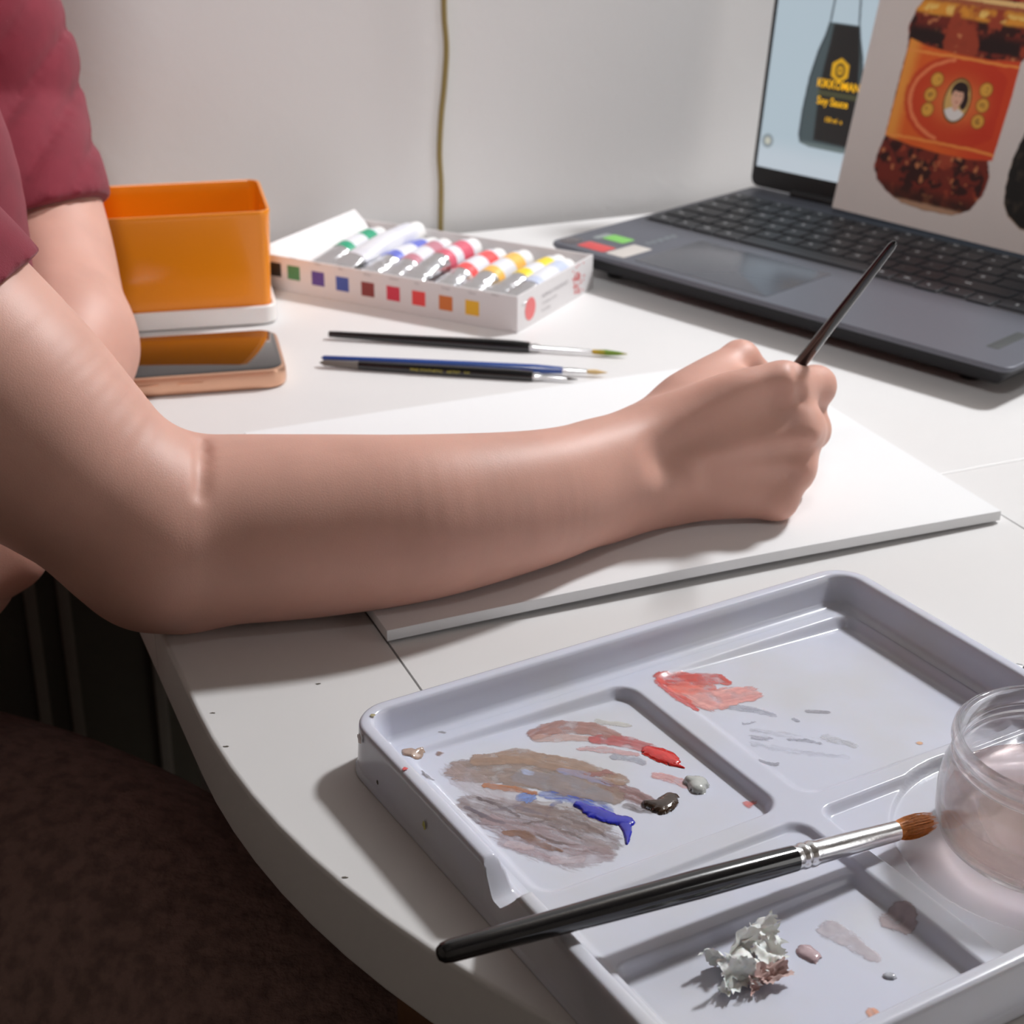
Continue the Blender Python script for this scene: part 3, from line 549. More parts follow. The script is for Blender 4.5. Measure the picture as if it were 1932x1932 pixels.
# ================================================================== BRUSHES
m_black = mat('black_lacquer', (.006, .006, .007), .13, coat=.8); m_silver = mat('ferrule_metal', (.86, .86, .87), .22, metal=1, bump=.08, bscale=400)
def brush(p0, p1, handle, ferr, tip, lab, mh, mb, n=24, rings=True, extra=None, tiplab=None, bristles=0, mf=None, splay=1.0):
    """p0 handle end, p1 bristle tip. handle/ferr/tip: lists of (fraction, radius)."""
    p0 = np.array(p0); p1 = np.array(p1); d = p1-p0; L = np.linalg.norm(d); d = d/L
    o = empty('paintbrush', p0, lab, 'paintbrush')
    MB().lathe(p0, d, [(f*L, r) for f, r in handle], n).build('handle', mh, o)
    MB().lathe(p0, d, [(f*L, r) for f, r in ferr], n).build('ferrule', mf or m_silver, o)
    MB().lathe(p0, d, [(f*L, r) for f, r in tip], n).build('bristles', mb, o)
    if bristles:
        a = np.cross(d, [0, 0, 1]); a /= np.linalg.norm(a); b = np.cross(d, a); H = MB(); f0, r0 = tip[0]; f1 = tip[-1][0]
        for i in range(bristles):
            q = random.random()*6.283; rr = math.sqrt(random.random()); k0 = r0*.93*rr; st = p0+d*f0*L*1.0+(a*math.cos(q)+b*math.sin(q))*k0
            ln = (f1-f0)*L*random.uniform(.82, 1.0); bend = tip[len(tip)//2][1]*1.0*splay; mid = p0+d*(f0*L+ln*.5)+(a*math.cos(q)+b*math.sin(q))*(bend*rr*1.03); en = p0+d*(f0*L+ln)+(a*math.cos(q)+b*math.sin(q))*(bend*.55*rr)
            w0 = .00013; ring_ = []
            for t_ in np.linspace(0, 1, 6):
                c = st*(1-t_)**2+2*mid*t_*(1-t_)+en*t_*t_; ring_.append([c+(a*math.cos(z)+b*math.sin(z))*w0*(1-.7*t_) for z in (0, 2.1, 4.2)])
            H.rings(ring_)
        hb = H.build('bristle_hairs', mb, o); hb['kind'] = 'stuff'
    return o
# big brush across the palette
bb0 = at(824, 1801, .0295); bbm = at(1690, 1568, .0130); dirb = (bbm-bb0)/np.linalg.norm(bbm-bb0); Lh = np.linalg.norm(bbm-bb0); tipb = bb0+dirb*(Lh+.0165)
LT = Lh+.0165; h_end = (np.linalg.norm(at(1492, 1620, .0165)-bb0))/LT; fe = Lh/LT
hs = [(0, .0002), (.003, .0019), (.010, .0029), (.022, .0033), (.12, .0036), (.30, .0042), (.48, .0046), (h_end*.92, .0044), (h_end, .0042)]
fr_ = [(h_end-.004, .0040), (h_end, .00405), (h_end+.008, .0041), (h_end+.012, .0037), (h_end+.018, .0043), (h_end+.024, .0043), (h_end+.029, .0037), (h_end+.035, .0043), (h_end+.041, .0043), (h_end+.048, .0040), (h_end+.07, .0039), (fe, .00335), (fe+.0005, .0031)]
m_sable = mat('sable_hair', (.68, .22, .035), .42, var=.25, vscale=900)
brush(bb0, tipb, hs, fr_, [(fe-.002, .0029), (fe+.02, .0034), (fe+.04, .0033), (fe+.065, .0022), (1.0, .0003)], 'large paintbrush with thick black handle and orange bristles lying across the palette', m_black, m_sable, 32, bristles=520, splay=1.6)
# held brush
hb1 = deep(1690, 455, .700); hbm = deep(1507, 690, .728); dd = (hbm-hb1)/np.linalg.norm(hbm-hb1); tt = (.0068-hb1[2])/dd[2]; htip = hb1+dd*tt
brush(hb1, htip, [(0, .0002), (.006, .0014), (.02, .0019), (.2, .0024), (.5, .0030), (.68, .0031), (.76, .0026)], [(.76, .0025), (.78, .0026), (.88, .0020)], [(.88, .0018), (.92, .0021), (1.0, .0002)], 'slim black paintbrush held upright in the right hand', m_black, m_sable, 20)
# three brushes on the table behind
q0, q1 = at(619, 630, .0032), at(1184, 668, .0024)
brush(q0, q1, [(0, .0003), (.004, .0019), (.03, .0021), (.3, .0028), (.55, .0039), (.64, .0038), (.68, .0034)], [(.68, .0026), (.70, .0027), (.72, .0016), (.885, .0012)], [(.885, .0013), (.93, .0018), (.97, .0012), (1, .0002)], 'black paintbrush with yellow bristles lying nearest the box of paint tubes', m_black, mat('yellow_hair', sR((214, 160, 30)), .5, col2=sR((110, 140, 40)), vscale=60), 20)
q0, q1 = at(606, 675, .0052), at(1146, 703, .0026)
brush(q0, q1, [(0, .0003), (.01, .0015), (.2, .0020), (.5, .0026), (.75, .0028), (.845, .0020)], [(.845, .0016), (.87, .0018), (.93, .0012)], [(.93, .0012), (.96, .0015), (1, .0002)], 'slim blue paintbrush lying against the gold-lettered black one', mat('blue_lacquer', sR((38, 74, 150)), .25, coat=.5), mat('fawn_hair', sR((214, 184, 130)), .6), 18)
q0, q1 = at(603, 684, .003), at(1090, 716, .002)
b3 = brush(q0, q1, [(.155, .0026), (.16, .0027), (.5, .0034), (.75, .0037), (.83, .0034)], [(.83, .0024), (.85, .0026), (.87, .0015), (.96, .0011)], [(.96, .0010), (1, .0002)], 'black paintbrush with grey end and gold lettering beside the blue one', m_black, mat('dark_hair', (.05, .04, .035), .6), 18)
dq = (q1-q0); Lq = np.linalg.norm(dq); dq /= Lq
MB().lathe(q0, dq, [(0, .0003), (.003, .0018), (.02, .0023), (Lq*.155, .00265)], 18).build('handle_end', mat('grey_dip', (.16, .145, .13), .5), b3)['label'] = 'grey dipped handle end'
sdq = np.cross(dq, [0, 0, 1]); sdq /= np.linalg.norm(sdq)
Vt, Ft = text_mesh('FINE SYNTHETIC   ARTIST   5/0', 2.6, lambda a, b, c: q0+dq*(a/1000)-(-sdq)*0+np.array([0, 0, 1.])*((b-.2)/1000*.9+.0001)+sdq*.00345, (Lq*1000*.36, 0, 0), bold=.05)
mesh('gold_lettering', Vt, Ft, mat('gold_print', (.35, .30, .05), .4, metal=.5), b3, smooth=False)
# brush end poking in at the right edge
e0 = at(1912, 1270, .0085)
eb = empty('paintbrush', e0, 'black brush handle end with a silver ring poking in at the right picture edge', 'paintbrush')
ed_ = np.array([.80, -.25, -.03]); MB().lathe(e0, ed_, [(0, .0035), (.0005, .0041), (.0028, .0041), (.0032, .0036)], 20).build('end_ring', m_silver, eb); MB().lathe(e0+ed_/np.linalg.norm(ed_)*.0032, ed_, [(0, .0036), (.03, .0042), (.10, .0035), (.15, .002)], 20).build('handle', m_black, eb)

# ================================================================== PALETTE
PA = np.array([.857, .515, 0]); PA /= np.linalg.norm(PA); PB = np.array([PA[1], -PA[0], 0]); PO = np.array([-.0597, .5031, 0])
PW, PD, PH, ZT = 236., 219., 20., 7.5
PP = lambda a, b, z=0.0: PO+PA*a/1000+PB*b/1000+np.array([0, 0, z/1000])
def to_ab(p): q = np.array(p)-PO; return q@PA*1000, q@PB*1000
m_pal = mat('palette_plastic', sR((206, 208, 222)), .16, spec=.5, sss=.06, bump=.03, bscale=60, col2=sR((203, 203, 208)), vscale=16)
pt = empty('paint_palette', PP(PW/2, PD/2), 'large white plastic paint palette with wells and smears of wet paint', 'palette')
def spout(a, b):                              # how far the rim dips near the pouring notch on the left side
    return np.where(a < 30, sst(97.5, 109, b)*np.clip((121-b)/8.5, 0, 1)**.8, 0)
loops = [(1.8, .3), (1.8, 1.6), (1.0, 2.4), (.9, 4), (.1, 17.2), (0, 19.0), (-.5, 19.8), (-1.4, 20.1), (-4.0, 20.1), (-4.9, 19.8), (-5.5, 18.8), (-6.3, 16), (-8.0, 10.0), (-8.8, 8.6), (-10.2, 7.8), (-12.5, ZT)]
base = rrect(PW, PD, 15, 10); L_ = []
def dens(loop, nmax=1.5):
    R = []
    for i in range(len(loop)):
        a, b = loop[i], loop[(i+1) % len(loop)]; n = max(1, int(math.hypot(a[0]-b[0], a[1]-b[1])//nmax))
        R += [(a[0]+(b[0]-a[0])*k/n, a[1]+(b[1]-a[1])*k/n) for k in range(n)]
    return R
nl = 96
def ploopP(off, z):
    P = rrect(PW, PD, 15, 10, off); R = []
    # same parameterisation for every offset
    for i in range(len(P)):
        a, b = P[i], P[(i+1) % len(P)]; n = 260 if i % 11 == 10 else 1
        R += [(a[0]+(b[0]-a[0])*k/n, a[1]+(b[1]-a[1])*k/n) for k in range(n)]
    out = []
    for x, y in R:
        a, b = x+PW/2, y+PD/2; dip = float(spout(a, b)); zz = z; aa = a
        if dip > 0 and a < 30: zlim = 20.2-10.0*dip; 
        else: zlim = 99
        if z > zlim: zz = zlim+(.25 if off < -1 else 0)
        if dip > .0 and off > -2 and z > 10: aa = a-1.1*dip*dip
        out.append(PP(aa, b, zz))
    return out
MB().rings([ploopP(o, z) for o, z in loops], cap0=True, cap1=False).build('rim', m_pal, pt, angle=70)
def rr_sd(a, b, a0, b0, a1, b1, r):
    qx = np.abs(a-(a0+a1)/2)-(a1-a0)/2+r; qy = np.abs(b-(b0+b1)/2)-(b1-b0)/2+r
    return -(np.hypot(np.maximum(qx, 0), np.maximum(qy, 0))+np.minimum(np.maximum(qx, qy), 0)-r)     # inside positive
def zfloor(a, b):
    z = np.full(a.shape, ZT)
    def well(d, depth, w_=3.0): 
        nonlocal z
        z = np.minimum(z, ZT-depth*sst(-.3, w_, d))
    well(rr_sd(a, b, 14, 17, 112, 112, 9), 1.2+3.6*np.clip((a-14)/98, 0, 1)**1.0, 3.2)
    well(rr_sd(a, b, 121, 17, 224, 112, 9), 1.0+3.4*np.clip((b*0+a-121)/103, 0, 1)*1.0, 4.0)
    well(rr_sd(a, b, 14, 119.5, 112.5, 211, 8), .9+1.6*np.clip((a-14)/98, 0, 1), 2.6)
    well(rr_sd(a, b, 15, 148, 112, 210.5, 5), 5.2+0*a, 3.8)
    well(rr_sd(a, b, 120, 118.5, 224, 211, 6), 3.0+0*a, 3.0)
    well(52-np.hypot(a-178, b-168), 4.6+0*a, 2.2)
    bar = sst(-.5, 2.5, rr_sd(a, b, 112.8, 148, 122, 216, 3)); z = z*(1-bar)+ZT*bar
    z = z+.9*np.exp(-(((a-118)/9)**2+((b-116)/9)**2))*0
    return z
na, nb_ = 300, 280; A_, B2 = np.meshgrid(np.linspace(8, PW-8, na), np.linspace(8, PD-8, nb_), indexing='ij'); Z_ = zfloor(A_, B2)
corner = rr_sd(A_, B2, 7.9, 7.9, PW-7.9, PD-7.9, 8)
pos = PO[None, None]+PA*(A_/1000)[..., None]+PB*(B2/1000)[..., None]+np.array([0, 0, 1.])*(Z_/1000-.00002)[..., None]
grid_mesh('mixing_floor', na, nb_, pos, None, m_pal, pt, cut=(corner > 0).astype(int))

# ---- paint on the palette: strokes traced on the floor, thin film or thick blob
m_film = attr_mat('paint_film', .28, alpha=True, coat=.3); m_wet = attr_mat('wet_paint', .10, coat=1.0)
def ab(px, py, z=.0045): return to_ab(at(px, py, z))
def smear(label, strokes, res=.38, film=True, seed=0, hfun=None, name='paint_smear'):
    pts = np.array([ab(*p) for s in strokes for p in s['p']]); wm = max(max(s['w']) for s in strokes)*.3+4
    a0, b0 = pts.min(0)-wm; a1, b1 = pts.max(0)+wm; na = int((a1-a0)/res)+2; nb_ = int((b1-b0)/res)+2
    A, B = np.meshgrid(np.linspace(a0, a1, na), np.linspace(b0, b1, nb_), indexing='ij'); rgb = np.zeros((na, nb_, 3)); al = np.zeros((na, nb_)); H = np.zeros((na, nb_)); rgb += np.array(sR(strokes[0]['c']))
    for i, s in enumerate(strokes):
        P = [ab(*p) for p in s['p']]; Wd = [max(v*.29, .3) for v in s['w']]     # px -> mm on the floor
        rg = s.get('rag', .35); wx = A+(fbm(A/2.6, B/2.6, seed+i)-.5)*rg*6; wy = B+(fbm(A/2.6, B/2.6, seed+i+40)-.5)*rg*6
        d, w_, t_, sd = pl_dist(wx, wy, P, Wd)
        st = vn(sd/.55+fbm(A/8, B/8, seed+3)*3, t_/9, seed+i*7); st2 = vn(sd/.22, t_/5, seed+i*5)
        msk = sst(1.03, 1.03-s.get('soft', .18), d+(st-.5)*s.get('fray', .3)); op = s.get('o', .8)
        o_ = msk*np.clip(op*(1-s.get('streak', .4)*(1-st))-s.get('streak', .4)*.25*(1-st2), 0, 1)
        if film: bl2 = fbm(A/4.5+seed, B/4.5, seed+i*2+9); o_ = o_*np.clip(.12+1.65*bl2, .2, 1)
        cc = np.array(sR(s['c'])); c2 = np.array(sR(s.get('c2', s['c']))); mixk = np.clip(st*1.3-.15, 0, 1)[..., None]; cc = (cc*(1-mixk)+c2*mixk)*(.82+.36*fbm(A/2.2, B/2.2, seed+i+60))[..., None]
        rim_ = msk*sst(.72, .95, d)*s.get('rim', .25); cc = cc*(1-rim_[..., None]*.55)
        na_ = o_+al*(1-o_); rgb = np.where(na_[..., None] > 1e-4, (cc*o_[..., None]+rgb*(al*(1-o_))[..., None])/np.maximum(na_, 1e-4)[..., None], rgb); al = na_
        h = s.get('h', .0); H = np.maximum(H, h*np.sqrt(np.clip(1-d**2, 0, 1))*(1-s.get('streak', .4)*.6*st) if h else 0)
    Z = zfloor(A, B)+.10+H+.12*al
    pos = PO[None, None]+PA*(A/1000)[..., None]+PB*(B/1000)[..., None]+np.array([0, 0, 1.])*(Z/1000)[..., None]
    if not film: al = (al > .35)*1.0
    ins = (A > 9) & (A < PW-9) & (B > 9) & (B < PD-9)
    o = grid_mesh(name, na, nb_, pos, np.concatenate([rgb, al[..., None]], -1), m_film if film else m_wet, pt, cut=((al > .03) & ins).astype(int)); o['label'] = label; return o
S = lambda p, w, c, **k: dict(p=p, w=w, c=c, **k)
smear('large taupe wash smear', [
    S([(880, 1460), (960, 1455), (1060, 1475), (1150, 1500)], [26, 36, 34, 20], (166, 138, 122), c2=(142, 122, 112), o=.88, streak=.35, fray=.4),
    S([(905, 1438), (990, 1428), (1080, 1447), (1165, 1470)], [14, 18, 20, 14], (176, 142, 116), c2=(160, 128, 108), o=.9),
    S([(860, 1460), (900, 1490), (990, 1520)], [18, 22, 16], (186, 166, 166), o=.55, streak=.6, fray=.6),
    S([(990, 1470), (1070, 1480), (1140, 1505)], [16, 22, 14], (150, 146, 156), c2=(140, 136, 142), o=.7), S([(915, 1487), (970, 1494), (1010, 1500)], [5, 6, 4], (184, 112, 56), o=.9), 
    S([(992, 1458), (998, 1461)], [7, 6], (176, 188, 222), o=.9), S([(1060, 1455), (1110, 1465), (1150, 1480)], [7, 9, 6], (146, 156, 200), o=.7, streak=.7)], seed=1)
smear('muddy mauve wash smear', [
    S([(890, 1525), (960, 1545), (1060, 1560), (1130, 1590)], [20, 34, 38, 26], (160, 138, 136), c2=(132, 112, 108), o=.8, streak=.55, fray=.5),
    S([(930, 1560), (1000, 1590), (1080, 1620), (1140, 1615)], [18, 32, 26, 14], (186, 158, 162), c2=(150, 124, 124), o=.7, streak=.6, fray=.6),
    S([(1000, 1530), (1070, 1540), (1130, 1560)], [18, 26, 18], (164, 146, 136), c2=(128, 104, 96), o=.8, streak=.7),
    S([(955, 1578), (985, 1580), (1025, 1600), (1060, 1612)], [5, 8, 5, 2], (146, 98, 58), c2=(112, 72, 44), o=.9), S([(1012, 1578), (1050, 1596), (1092, 1600)], [1.6, 2.5, 1.2], (96, 76, 70), o=.8, rag=.3), S([(1040, 1562), (1080, 1578), (1108, 1592)], [1.2, 2, 1], (104, 84, 76), o=.7), S([(945, 1600), (1000, 1615), (1050, 1632)], [6, 9, 5], (176, 148, 150), o=.6, streak=.8), S([(930, 1535), (975, 1528), (1020, 1540)], [3, 5, 3], (110, 104, 122), o=.6, streak=.8),
    S([(880, 1530), (905, 1545), (950, 1560)], [3, 4, 3], (84, 78, 92), o=.8, fray=.7), S([(900, 1512), (950, 1530), (980, 1545)], [2.2, 3, 2], (84, 72, 76), o=.8), S([(1060, 1545), (1110, 1560), (1140, 1580)], [2, 3, 2], (100, 82, 78), o=.7),
    S([(880, 1545), (900, 1560), (930, 1566)], [1.6, 2.4, 1], (104, 86, 92), o=.8, fray=.6), S([(985, 1560), (1030, 1552), (1075, 1560)], [1.4, 2, 1], (92, 76, 74), o=.75), S([(1065, 1605), (1100, 1612), (1125, 1604)], [1.2, 2, 1], (112, 92, 90), o=.7), S([(960, 1600), (1000, 1606)], [7, 6], (214, 196, 198), o=.55), S([(1050, 1630), (1095, 1628)], [8, 6], (212, 196, 200), o=.6),
    S([(1110, 1590), (1140, 1600), (1158, 1612)], [10, 7, 3], (166, 150, 150), o=.6)], seed=11)
smear('brown pink brushed smear', [
    S([(1012, 1385), (1060, 1368), (1120, 1372), (1160, 1385)], [13, 17, 16, 11], (186, 138, 126), c2=(164, 116, 104), o=.92, streak=.4), S([(1015, 1393), (1080, 1390), (1130, 1392)], [9, 9, 6], (206, 168, 156), o=.7),
    S([(1130, 1358), (1170, 1362), (1190, 1364)], [6, 6, 4], (206, 202, 192), o=.7)], seed=21)
smear('rosy red brushed smear', [
    S([(1125, 1392), (1170, 1394), (1220, 1405), (1250, 1418)], [11, 15, 13, 11], (214, 120, 118), c2=(186, 92, 92), o=.92, streak=.45), S([(1095, 1412), (1140, 1412), (1200, 1420)], [4, 7, 5], (214, 166, 164), o=.8, fray=.6), S([(1160, 1425), (1200, 1430), (1215, 1436)], [6, 7, 4], (166, 168, 180), o=.75, fray=.6)], seed=31)
smear('wet scarlet paint blob', [S([(1228, 1412), (1252, 1420), (1268, 1430)], [12, 15, 11], (214, 44, 38), c2=(196, 30, 30), h=.8, o=1, streak=.05, rag=.3), S([(1270, 1436), (1290, 1443)], [5, .8], (200, 34, 34), h=.35, o=1, streak=0, rag=.05, fray=.05)], film=False, seed=33, res=.25, name='paint_blob')
smear('pinkish brown brushed smear', [
    S([(1110, 1460), (1140, 1458), (1158, 1462)], [6, 8, 5], (170, 118, 112), o=.95), S([(1150, 1480), (1185, 1495), (1220, 1510)], [12, 17, 12], (178, 130, 124), c2=(120, 84, 78), o=.92, streak=.5), S([(1185, 1520), (1210, 1528), (1240, 1525)], [7, 8, 6], (140, 120, 118), c2=(84, 70, 66), o=.85, streak=.6)], seed=41)
smear('glossy dark brown paint blob', [S([(1222, 1517), (1248, 1520), (1262, 1510), (1268, 1503)], [7, 15, 13, 9], (66, 44, 28), c2=(46, 30, 20), h=1.7, o=1, streak=.05, rag=.25)], film=False, seed=43, res=.25, name='paint_blob')
smear('light blue brushed smear', [S([(985, 1510), (1000, 1505), (995, 1516)], [8, 8, 6], (92, 124, 200), c2=(120, 150, 216), o=.85, streak=.5), S([(1030, 1503), (1070, 1503), (1110, 1515), (1140, 1530)], [8, 13, 13, 12], (106, 140, 214), c2=(60, 84, 190), o=.85, streak=.6), S([(1055, 1515), (1036, 1530), (1028, 1546)], [3, 3.5, 2], (80, 98, 176), o=.7)], seed=51)
smear('wet ultramarine blue paint stroke', [S([(1090, 1520), (1125, 1535), (1155, 1547), (1180, 1550)], [5, 12, 11, 10], (34, 42, 190), c2=(28, 34, 160), h=.8, o=1, streak=.05, rag=.3), S([(1178, 1552), (1184, 1570), (1183, 1594)], [9, 5, 1.2], (30, 36, 170), h=.6, o=1, streak=0, rag=.08, fray=.1)], film=False, seed=53, res=.25, name='paint_blob')
smear('faint pink smear', [S([(1235, 1458), (1265, 1465), (1295, 1475)], [6, 10, 8], (232, 150, 144), c2=(214, 170, 160), o=.85, streak=.5)], seed=61)
smear('pale grey paint blob', [S([(1300, 1470), (1316, 1474), (1318, 1484)], [7, 14, 10], (190, 192, 188), h=2.2, o=1, streak=.0, rag=.1)], film=False, seed=63, res=.25, name='paint_blob')
smear('orange red smear with pink wash', [
    S([(1290, 1310), (1340, 1330), (1410, 1312)], [22, 26, 20], (232, 156, 150), c2=(240, 176, 168), o=.95, streak=.25), S([(1250, 1290), (1300, 1290), (1350, 1285), (1370, 1293)], [14, 20, 15, 8], (222, 92, 74), c2=(206, 66, 52), o=.95, streak=.35),
    S([(1246, 1300), (1280, 1325), (1310, 1348)], [10, 12, 6], (214, 74, 62), o=.9), S([(1268, 1308), (1300, 1310), (1340, 1303)], [9, 12, 8], (232, 128, 112), c2=(222, 100, 84), o=.95)], seed=71)
smear('greyish water marks', [S([(1375, 1340), (1420, 1345), (1460, 1355)], [8, 9, 4], (180, 182, 194), o=.7), S([(1525, 1345), (1562, 1346)], [4, 4], (160, 158, 166), o=.8, rag=.15), S([(1420, 1385), (1480, 1392), (1545, 1402)], [5, 8, 4], (188, 188, 198), o=.55, streak=.9, fray=1.1), S([(1420, 1412), (1500, 1425), (1595, 1432)], [5, 8, 6], (188, 190, 202), o=.5, streak=.9, fray=1.0), S([(1435, 1447), (1465, 1450)], [5, 3], (165, 166, 176), o=.8), S([(1420, 1398), (1450, 1402)], [4, 5], (178, 178, 190), o=.7, fray=1.2), S([(1490, 1402), (1530, 1404), (1545, 1406)], [3, 4, 3], (160, 160, 172), o=.8), S([(1560, 1395), (1610, 1410)], [8, 6], (204, 204, 206), o=.6), S([(1400, 1372), (1425, 1368)], [2.5, 2], (176, 176, 188), o=.7), S([(1496, 1361), (1505, 1364)], [3, 2.5], (166, 168, 180), o=.8)], seed=81)
smear('rosy specks and thin stains', [S([(1412, 1510), (1424, 1508)], [7, 4], (222, 110, 100), o=.8), S([(1734, 1402), (1737, 1402)], [4, 3], (236, 180, 120), o=.9, rag=.1), S([(828, 1427), (834, 1428)], [4, 2.5], (140, 110, 90), o=.9), S([(833, 1394), (838, 1395)], [3, 3], (96, 92, 66), o=.9)], seed=85, res=.5)
smear('small brown puddle near the corner', [S([(772, 1432), (785, 1436), (795, 1428)], [7, 8, 4], (176, 150, 134), h=.5, o=1, streak=.0, rag=.3)], film=False, seed=87, res=.3, name='paint_blob')
smear('dull grey ragged mark', [S([(795, 1466), (808, 1478), (815, 1480)], [2, 4, 2], (120, 112, 112), o=.8, fray=.9)], seed=88, res=.3)
smear('pinkish water drop', [S([(1522, 1785), (1534, 1794)], [10, 10], (186, 160, 164), h=1.0, o=1, streak=.0, rag=.2)], film=False, seed=91, res=.3, name='paint_blob')
smear('thin beige puddle', [S([(1570, 1745), (1590, 1755), (1625, 1780), (1650, 1795)], [16, 14, 10, 10], (206, 196, 200), c2=(200, 186, 190), o=.6, streak=.1, rag=.35)], seed=93)
smear('beige stain by the bar', [S([(1690, 1728), (1706, 1736)], [18, 14], (196, 176, 178), o=.7, streak=.1)], seed=95); smear('small orange mark', [S([(1648, 1900), (1656, 1910)], [7, 6], (236, 166, 130), o=.9, rag=.2)], seed=97, res=.3)
smear('clear water drop', [S([(1676, 1831), (1684, 1832)], [5, 5], (176, 178, 186), h=.7, o=1, streak=0, rag=.1)], film=False, seed=98, res=.3, name='paint_blob')
# marks on the outer side and rim
for px, py, z, c_, s_, lb in ((683, 1392, .0165, (120, 78, 56), .0018, 'brown paint drip'), (764, 1451, .0203, (222, 90, 90), .0010, 'red mark'), (805, 1555, .010, (176, 172, 70), .0012, 'yellow mark'), (717, 1474, .006, (70, 64, 56), .0008, 'dark mark'), (703, 1350, .0203, (170, 160, 120), .0010, 'olive mark')):
    p = at(px, py, z); n = 12; ctr = [p+(PB*math.cos(q)*s_+np.array([0, 0, 1])*math.sin(q)*s_*1.3)*(.7+.5*random.random()) for q in np.linspace(0, 6.28, n, endpoint=False)]
    if z > .019: ctr = [p+(PB*math.cos(q)+PA*math.sin(q))*s_*(.7+.5*random.random())+np.array([0, 0, .0002]) for q in np.linspace(0, 6.28, n, endpoint=False)]
    else: ctr = [q-PA*.0011 for q in ctr]
    MB().add(ctr+[sum(ctr)/n-(PA*.0003 if z < .019 else 0)+np.array([0, 0, .0002])], [(i, (i+1) % n, n) for i in range(n)]).build('paint_mark', mat('mark_%d' % px, sR(c_), .3, coat=.5), pt)['label'] = lb

# ================================================================== GLASS JAR
jc = PP(178, 168, 3.1); jb = empty('glass_jar', jc, 'small clear glass jar of pale pink water standing in the palette', 'jar')
def glassy(name, tint, ior, k):
    m = mat(name, tint, 0, trans=1, ior=ior); nt = m.node_tree; b = nt.nodes['Principled BSDF']; t = nt.nodes.new('ShaderNodeBsdfTransparent'); t.inputs[0].default_value = (*tint, 1)
    x = nt.nodes.new('ShaderNodeMixShader'); x.inputs[0].default_value = k; nt.links.new(b.outputs[0], x.inputs[1]); nt.links.new(t.outputs[0], x.inputs[2]); nt.links.new(x.outputs[0], nt.nodes['Material Output'].inputs[0]); return m
m_glass = glassy('clear_glass', (.99, .99, .99), 1.45, .36); m_water = glassy('pink_water', (.97, .87, .845), 1.33, .5)
outer = [(0, .004), (.0003, .029), (.0012, .0322), (.004, .0352), (.010, .0371), (.018, .0374), (.025, .0366), (.0295, .0350), (.0315, .0338), (.0325, .0345), (.0340, .0345), (.0350, .0338), (.0362, .0344), (.0385, .0352), (.0405, .0349), (.0414, .0338)]
inner = [(.0414, .0330), (.0405, .0318), (.037, .0312), (.034, .0313), (.0312, .0316), (.0285, .0328), (.025, .0342), (.018, .0349), (.010, .0346), (.0055, .0325), (.0040, .027), (.0036, .004)]
MB().lathe(jc, (0, 0, 1), outer+inner, 96).build('glass', m_glass, jb, angle=60)
wl = [(.0037, .004), (.0041, .027), (.0056, .0326), (.010, .0347), (.0165, .03485), (.0170, .0346), (.01665, .0336), (.0165, .030), (.0165, .002)]
MB().lathe(jc, (0, 0, 1), wl, 96).build('water', m_water, jb, angle=60)

# ================================================================== CRUMPLED TISSUE
ti = MB(); tc_ = at(1392, 1800, .0035); Vt = []; Ft = []
def leaf(c, ax, ay, L, Wd, curl, seed, n=14):
    r_ = np.random.default_rng(seed); V = []; 
    for i in range(n):
        for j in range(n):
            s, t = i/(n-1)-.5, j/(n-1)-.5; L_k = 1.2; rad = L_k*(1-.35*vn(np.array(i*.9), np.array(j*.9), seed))
            z = curl*((s*2)**2+(t*2)**2*.6)+.0030*(fbm(np.array(s*3.), np.array(t*3.), seed, 2)-.5)*2; V.append(c+ax*s*L*rad*2*.5+ay*t*Wd*rad+np.cross(ax, ay)*float(z))
    F = [(i*n+j, (i+1)*n+j, (i+1)*n+j+1, i*n+j+1) for i in range(n-1) for j in range(n-1) if not ((i in (0, n-2) or j in (0, n-2)) and r_.random() < .2)]
    b = len(Vt); Vt.extend(V); Ft.extend([tuple(q+b for q in f) for f in F])
def nrm_(v): v = np.array(v, float); return v/np.linalg.norm(v)
rx, ry = PA, np.array([0, 0, 1.])
leaf(at(1385, 1838, .006), nrm_(PA+.1*PB), nrm_(PB*-.6+ry*.8), .011, .009, .003, 3); leaf(at(1405, 1812, .008), nrm_(PA), nrm_(-PB+ry*.5), .012, .010, -.003, 4)
leaf(at(1390, 1780, .009), nrm_(PA-.3*PB), nrm_(ry+.3*PA), .012, .011, .002, 5); leaf(at(1355, 1800, .007), nrm_(PA+PB*.7), nrm_(ry*.8-PA*.5), .008, .010, .002, 6)
leaf(at(1428, 1745, .010), nrm_(PA+ry*.6), nrm_(ry-.8*PA), .012, .006, .002, 7); leaf(at(1440, 1765, .006), nrm_(PA), nrm_(-PB+ry*.7), .010, .010, .002, 8)
leaf(at(1450, 1800, .0055), nrm_(PA+.2*ry), nrm_(-PB+ry*.2), .009, .010, .002, 9); leaf(at(1368, 1845, .005), nrm_(PA-PB*.4), nrm_(PB+ry*.8), .010, .008, .002, 10)
tis = empty('crumpled_tissue', tc_, 'crumpled scrap of white tissue lying in the front well of the palette', 'tissue')
mesh('tissue_paper', Vt, Ft, mat('tissue_white', sR((236, 236, 232)), .8, sss=.2), tis, True, 75)
Vt = []; Ft = []
leaf(at(1455, 1838, .0045), nrm_(PA), nrm_(-PB+ry*.4), .011, .007, .002, 15); leaf(at(1425, 1852, .0045), nrm_(PA-PB*.3), nrm_(-PB+ry*.6), .008, .005, .002, 16)
mesh('stained_scrap', Vt, Ft, mat('tissue_pink', sR((206, 176, 170)), .8, var=.3, vscale=200), tis, True, 30)['label'] = 'pinkish stained scrap of tissue'

